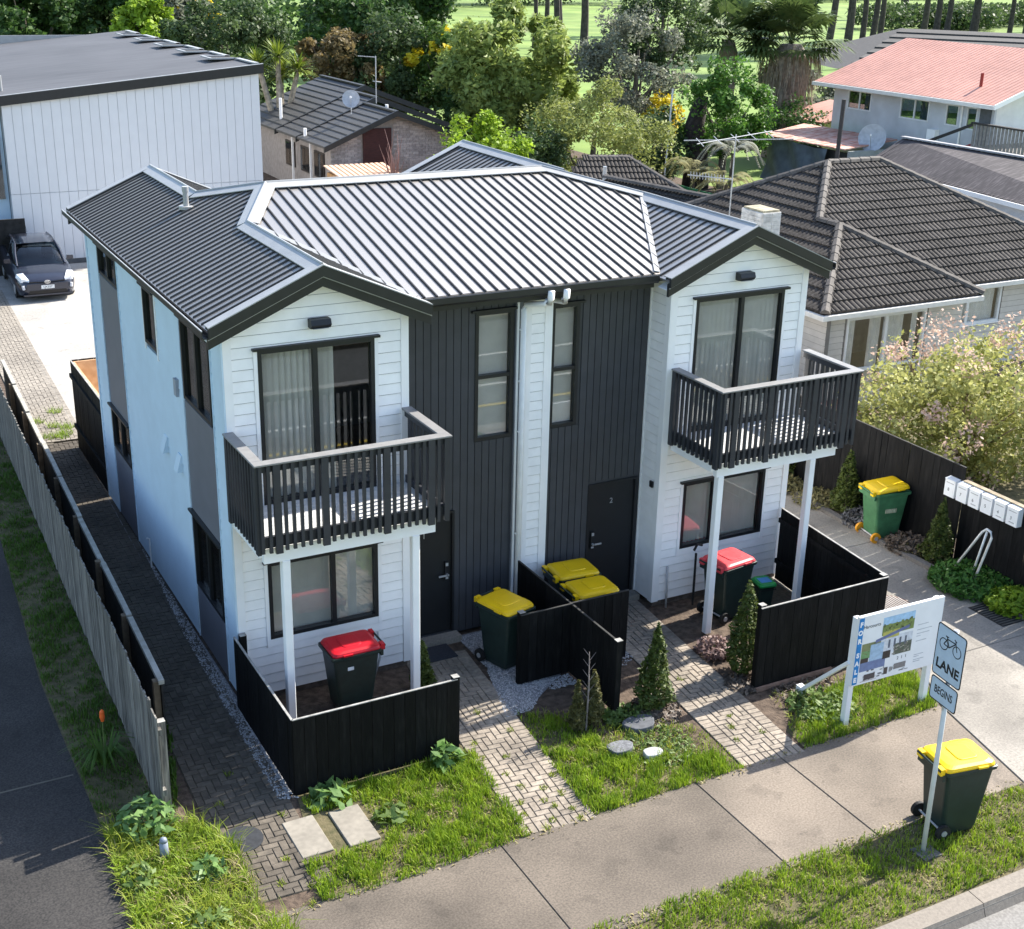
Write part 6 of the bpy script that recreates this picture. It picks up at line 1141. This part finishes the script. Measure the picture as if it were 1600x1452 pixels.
# background trees
G_ = lambda a, b, sc_=1.2, tr=.4: LEAF('leaf_%d' % len(_M), [q * 1.25 for q in a], [min(.8, q * 1.6) for q in b], sc_, tr)
DK = G_((.014, .038, .010), (.06, .11, .025)); DK2 = G_((.02, .042, .016), (.075, .11, .035)); MID = G_((.03, .065, .012), (.12, .19, .035)); OLV = G_((.07, .095, .02), (.26, .28, .08)); WIL = G_((.07, .11, .02), (.28, .33, .09)); GRYL = G_((.055, .065, .045), (.21, .22, .16)); BRN = G_((.06, .045, .02), (.20, .15, .06)); LIM = G_((.07, .13, .01), (.26, .36, .03)); YLW = G_((.35, .22, .01), (.65, .45, .02)); FIC = G_((.02, .06, .01), (.11, .22, .03))
TR = [('dark_tree', 'dark evergreen tree behind the far left of the charcoal roof', 9.4, 72, 5.4, 3.2, 5200, DK), ('dark_tree', 'dark evergreen second from the left behind the flat roof', 13.0, 76, 5.6, 3.6, 5200, DK2), ('dark_tree', 'dark tree left of the lime green tree', 15.2, 72, 5.6, 3.2, 4500, DK), ('dark_tree', 'far dark evergreen at the top left corner', 5.5, 78, 5.8, 3.6, 4500, DK2),
      ('lime_tree', 'bright lime green tree behind the charcoal roof corner', 15.4, 67, 5.6, 1.6, 2600, LIM), ('grey_green_tree', 'grey green tree right of the lime green tree', 18.2, 69, 5.4, 1.9, 3000, GRYL), ('yellow_tree', 'small yellow flowering tree at the top edge', 20.5, 74, 5.6, 1.3, 1600, YLW), ('round_tree', 'large rounded olive green tree at the corner of the white building', 17.6, 58, 4.2, 3.3, 8500, DK2),
      ('brown_tree', 'bronze leaved tree left of the brick house ridge', 23.6, 56, 3.6, 2.4, 5200, BRN), ('dark_tree', 'big dark green tree at the top centre', 30.5, 66, 4.9, 4.8, 9000, DK), ('dark_tree', 'rounded dark tree behind the brick house roof', 26.6, 55, 3.6, 2.9, 7000, DK2), ('dark_tree', 'dark shrub right behind the brick house antenna', 29.0, 50, 2.6, 2.6, 5200, DK),
      ('golden_tree', 'tree with golden blossom beside the pale willow', 28.6, 53, 3.9, 2.2, 4200, MID), ('willow_tree', 'large pale green willow above the townhouse roof', 28.7, 46, 4.2, 3.4, 11000, WIL), ('willow_tree', 'pale willow leaning right of the larger willow', 32.4, 49, 2.9, 1.7, 4000, WIL), ('olive_shrub', 'spreading olive green shrub behind the right roof slope', 25.0, 31.5, 2.5, 2.9, 9500, OLV), ('lime_bush', 'bright leafy bush behind the townhouse rear gable', 18.4, 28.6, 2.6, 1.8, 4200, LIM), ('dark_shrub', 'dark shrub between the lime bush and the olive shrub', 21.6, 30.8, 2.2, 1.6, 3600, DK2),
      ('tall_tree', 'tall dark tree with grey tangled branches at the top', 32.9, 40.5, 5.0, 2.7, 8000, GRYL), ('tall_tree', 'upper dark crown of brown green foliage beside the palms', 35.6, 42.5, 6.6, 2.3, 5000, DK2), ('ficus_tree', 'glossy green ficus crown behind the television antenna', 34.0, 34.6, 3.5, 2.1, 7000, FIC), ('dark_shrub', 'dark camellia left of the ficus trunk', 31.0, 35.8, 1.9, 1.5, 2800, DK2), ('yellow_shrub', 'yellow leaved shrub under the tall dark tree', 33.2, 38.4, 2.9, 1.0, 900, YLW), ('grey_shrub', 'grey green shrub between the palm and the cream shed', 48.8, 46, 2.0, 1.7, 2600, GRYL), ('green_shrub', 'small round shrub beside the pink roofed house', 51.5, 46, 2.3, 1.4, 2000, MID), ('dark_shrub', 'dark undergrowth below the palm', 41.5, 38.5, 1.7, 2.0, 2600, DK), ('low_shrub', 'low dark bush on the fairway edge', 66, 70, 1.3, 2.2, 1500, DK)]
for (nm, lb, x, y, zc, r, n, lf) in TR:
    ls = .10 if y < 45 else .14 if y < 62 else .2
    if nm == 'olive_shrub': ls = .06; n = 13000
    if nm in ('lime_bush',): ls = .11
    tree(nm, lb, (x, y), zc, (r, r * .9, min(r * 1.02, zc * .96)), int(n * 2.1), ls, lf, int(40 + r * 9), .1 + r * .035, cs=.27 if r > 2 else .34, shell=.5, aspect=2.4 if 'willow' in nm or 'olive' in nm else 1.5, upb=.1 if 'willow' in nm else .35, extra=(YLW, 700, 'blossom', .26) if nm == 'golden_tree' else None)
# palms
def frond_fan(label, x, y, h, r, nf, tr=.35, skirt=True, lean=(0, 0)):
    t = THING('palm_tree', label, 'palm', (x, y, 0)); rings = [[(lean[0] * q + (tr * k) * math.cos(a), lean[1] * q + tr * k * math.sin(a), h * q) for a in np.linspace(0, 6.283, 13)[:-1]] for q, k in ((0, 1.25), (.2, 1.05), (.5, 1.0), (.75, 1.3), (.9, 1.1), (1.0, .6))]
    MB().loft(rings).build('trunk', M('shaggy_palm_bark', (.19, .155, .13), .95, .4, 5, bump=1.0, bscale=9, stretch=(3, 3, .5), c2=(.34, .29, .25)), t)
    V = []; F = []
    for i in range(nf):
        az = RNG.uniform(0, 6.283); el = RNG.uniform(-.25, 1.35); d = np.array((math.cos(az) * math.cos(el), math.sin(az) * math.cos(el), math.sin(el))); L = r * RNG.uniform(.45, .75); c = np.array((lean[0], lean[1], h)) + d * L; sd = np.cross(d, (0, 0, 1)); sd /= np.linalg.norm(sd) + 1e-6; upv = np.cross(sd, d); m = 16
        for k in range(m):
            b = (k / (m - 1) - .5) * 3.9; dirv = d * math.cos(b) + sd * math.sin(b); fl = r * .48 * (1 - .15 * abs(b)) * RNG.uniform(.8, 1.1); pd = -d * math.sin(b) + sd * math.cos(b); base = c; md = base + dirv * fl * .6; tp2 = base + dirv * fl + np.array((0, 0, -.25 * fl)) ; w = r * .028; o = len(V); V += [base, md + pd * w, tp2, md - pd * w]; F.append((o, o + 1, o + 2, o + 3))
        o = len(V); w = .03; V += [np.array((lean[0], lean[1], h)) + sd * w, np.array((lean[0], lean[1], h)) - sd * w, c - sd * w * .5, c + sd * w * .5]; F.append((o, o + 1, o + 2, o + 3))
    OBJ('fronds', fast_mesh('fronds', np.array(V), np.array(F)), LEAF('palm_frond', (.04, .075, .02), (.15, .2, .06), 1.5, .25), t)
    if skirt:
        P = []; n = 700; a = RNG.uniform(0, 6.283, n); q = RNG.uniform(0, 1, n); R0 = tr * (1.15 + .8 * q); P = np.stack([lean[0] + R0 * np.cos(a), lean[1] + R0 * np.sin(a), h * (.35 + .6 * q)], 1)
        dn = np.stack([np.cos(a) * .18, np.sin(a) * .18, -np.ones(n)], 1) * RNG.uniform(.5, 1.1, (n, 1)); sd = np.stack([-np.sin(a), np.cos(a), np.zeros(n)], 1) * .05; V = np.stack([P - sd, P + sd, P + dn], 1).reshape(-1, 3); OBJ('dead_skirt', fast_mesh('dead_skirt', V, np.arange(3 * n).reshape(n, 3)), M('dead_frond', (.27, .22, .17), .95, .35, 6), t)
    return t
frond_fan('fan palm with a thick shaggy trunk and hanging dead fronds', 43.6, 42, 5.9, 3.0, 90, .9); frond_fan('dark fan palm left of the shaggy trunk palm', 41.0, 44, 6.0, 3.0, 60, .45, False)
def yucca(label, x, y, h, heads, r):
    t = THING('cabbage_tree', label, 'tree', (x, y, 0)); mb = MB(); V = []; F = []
    for hx, hy, hz in heads:
        mb.tube([(0, 0, 0), (hx * .4, hy * .4, hz * .55), (hx, hy, hz)], [.22, .16, .12], 8)
        for i in range(130):
            d = ico_pts(1)[0]; d[2] = abs(d[2]) * .9 - .25; d /= np.linalg.norm(d); L = r * RNG.uniform(.75, 1.1); c = np.array((hx, hy, hz)); sd = np.cross(d, (0, 0, 1)); sd /= np.linalg.norm(sd) + 1e-6; o = len(V); V += [c, c + d * L * .5 + sd * .05, c + d * L + np.array((0, 0, -.15 * L)), c + d * L * .5 - sd * .05]; F.append((o, o + 1, o + 2, o + 3))
    mb.build('trunk', M('pale_trunk', (.3, .26, .2), .95, .3, 6), t); OBJ('leaves', fast_mesh('leaves', np.array(V), np.array(F)), LEAF('yucca_leaf', (.06, .11, .01), (.28, .33, .04), 1.5, .3), t)
yucca('spiky bright cabbage tree at the right end of the flat roof', 16.6, 46.5, 4.6, [(-.9, .2, 4.9), (.0, 0, 5.3), (.9, -.2, 4.7), (.3, .5, 4.4)], 1.15)
# tree ferns behind the green wall
def fern(label, x, y, h, r, nf, leaf):
    t = THING('tree_fern', label, 'fern', (x, y, 0)); MB().tube([(0, 0, 0), (.05, 0, h)], [.12, .08], 8).build('trunk', BARK, t); V = []; F = []
    for i in range(nf):
        a = 6.283 * i / nf + RNG.uniform(-.2, .2); d = np.array((math.cos(a), math.sin(a), 0)); sd = np.array((-math.sin(a), math.cos(a), 0)); L = r * RNG.uniform(.8, 1.1); rise = RNG.uniform(.15, .5)
        for k in range(26):
            s = .1 + .9 * k / 25; p = np.array((0, 0, h)) + d * L * s + np.array((0, 0, rise * math.sin(s * 3.0) * r - .28 * s * s * r)); w = r * .24 * math.sin(min(1, s * 1.15) * 2.9 + .1)
            for sg in (-1, 1): o = len(V); V += [p, p + sd * sg * w * .5 + d * .06 + np.array((0, 0, .0)), p + sd * sg * w + d * .1 - np.array((0, 0, .08)), p + sd * sg * w * .5 - d * .03]; F.append((o, o + 1, o + 2, o + 3))
    OBJ('fronds', fast_mesh('fronds', np.array(V), np.array(F)), leaf, t)
FRN = LEAF('fern_frond', (.13, .14, .05), (.40, .36, .16), 2, .35)
fern('golden green tree fern behind the green wall, left one', 28.0, 28.6, 1.9, 1.6, 14, FRN); fern('golden green tree fern right of the first beside the antenna mast', 28.2, 26.6, 1.7, 1.4, 12, FRN); fern('silver tree fern standing behind the two golden ferns', 29.8, 28.4, 2.6, 1.4, 12, LEAF('silver_frond', (.14, .15, .11), (.38, .38, .3), 2, .3))
MB().tube([(33.0, 35.2, 0), (32.9, 35.1, 1.6), (32.6, 35.0, 2.9), (32.9, 35.0, 4.2)], [.65, .5, .45, .3], 12).build('dead_tree', M('dark_trunk', (.035, .028, .024), .95, .4, 6, bump=1, bscale=8), label='thick dark trunk wrapped in dead vines behind the antenna', cat='tree', smooth=True)
# bare twigs by the timber shed
bt = MB()
for i in range(26): a = RNG.uniform(0, 6.28); l_ = RNG.uniform(.8, 1.9); q = RNG.uniform(.15, .5); bt.tube([(17.2, 34.2, .3), (17.2 + math.cos(a) * q * l_ * .5, 34.2 + math.sin(a) * q * l_ * .5, .5 + l_), (17.2 + math.cos(a + .3) * q * l_, 34.2 + math.sin(a + .3) * q * l_, .6 + l_ * 1.55)], [.035, .02, .006], 5)
bt.build('bare_shrub', M('reddish_twig', (.33, .2, .17), .9), label='leafless reddish shrub in front of the brick gable', cat='shrub')
# pines along the fairway
PBK = M('pine_bark', (.055, .045, .042), .95, .35, 3, bump=.8, bscale=6); PLF = G_((.012, .03, .01), (.05, .08, .025), .6)
PN = [(59.2, 93.7, .55, (-.045, 0)), (60.6, 95.6, .5, (-.05, .02)), (73.5, 112.7, .75, (-.02, 0)), (73.0, 122.8, .45, (0, 0)), (66.5, 118, .4, (0, 0)), (108.8, 142.4, .95, (0, 0)), (90.3, 89.7, .42, (.02, 0)), (97.9, 101.6, .7, (.1, 0)), (104.5, 106, .6, (.03, 0)), (111.4, 111, .6, (.0, 0)), (114.4, 112.6, .65, (.06, 0)), (118.2, 115.4, .6, (.02, 0)), (129.6, 119.6, .7, (.03, 0)), (137.2, 124.9, .75, (.01, 0)), (143, 128.7, .7, (.05, 0)), (149.9, 130.2, 1.0, (.02, .0)), (153.5, 126.8, .6, (.0, 0)), (158, 128, .65, (.04, 0)), (186.2, 182.6, 1.3, (0, 0)), (166, 133, .7, (.03, 0)), (82, 136, .55, (0, 0)), (58, 128, .5, (0, 0)), (53, 121, .5, (0, 0)), (62, 133, .5, (0, 0)), (70, 141, .5, (0, 0)), (174, 142, .8, (.0, 0)), (182, 139, .7, (.04, 0))]
pos = ['far left', 'second', 'third', 'fourth', 'fifth']
for i, (x, y, r, ln) in enumerate(PN):
    t = THING('pine_tree', 'dark pine trunk on the fairway, %s from the left among the pines' % ['first', 'second', 'third', 'fourth', 'fifth', 'sixth', 'seventh', 'eighth', 'ninth', 'tenth', 'eleventh', 'twelfth', 'thirteenth', 'fourteenth', 'fifteenth', 'sixteenth', 'seventeenth', 'eighteenth', 'nineteenth', 'twentieth', 'twenty-first', 'twenty-second', 'twenty-third', 'twenty-fourth', 'twenty-fifth', 'twenty-sixth', 'twenty-seventh'][sorted(range(len(PN)), key=lambda j: PN[j][0] / PN[j][1]).index(i)], 'tree', (x, y, 0), group='pines along the fairway')
    H = 19 + (i * 7) % 5; MB().tube([(0, 0, -.2), (ln[0] * 4 + .1, 0, 4), (ln[0] * 12, ln[1] * 12 + .15, 12), (ln[0] * H, ln[1] * H, H)], [r * .68, r * .55, r * .42, r * .15], 9).build('trunk', PBK, t)
    P, nr = crown_pts((ln[0] * H, ln[1] * H, H - 1), (3.2, 3.2, 4.0), 900, 26, .4, .4); OBJ('crown', leaf_mesh('crown', P, .6, 2.2, .3, .4, nr), PLF, t)
# wooded edge beyond the fairway
def wood(name, label, x0, y0, x1, y1, n, r, h, leaf):
    t_ = RNG.uniform(0, 1, n); c = np.stack([x0 + (x1 - x0) * t_ + RNG.normal(0, 2, n), y0 + (y1 - y0) * t_ + RNG.normal(0, 4, n), np.full(n, h * .5)], 1); P = []; 
    for q in c: m = 700; d = ico_pts(m) * np.array((r, r, h * .55)) * RNG.uniform(.7, 1.15) * RNG.uniform(.6, 1, (m, 1)); P.append(q + d)
    P = np.concatenate(P); P[:, 2] = np.abs(P[:, 2]); OBJ(name, leaf_mesh(name, P, .42, 1.5, .4), leaf, label=label, cat='trees', kind='stuff')
wood('distant_woods', 'dark mass of trees along the far edge of the golf course', 20, 205, 420, 330, 110, 7, 12, DK2); wood('distant_hedge', 'scrub edge at the left of the fairway', 0, 98, 40, 118, 26, 5, 6, DK); wood('distant_hedge', 'dark undergrowth behind the centre trees', 40, 108, 56, 128, 9, 3, 4, DK2); wood('fairway_scrub', 'scrub under the pines at the top right', 150, 150, 230, 170, 26, 5, 4, DK2)
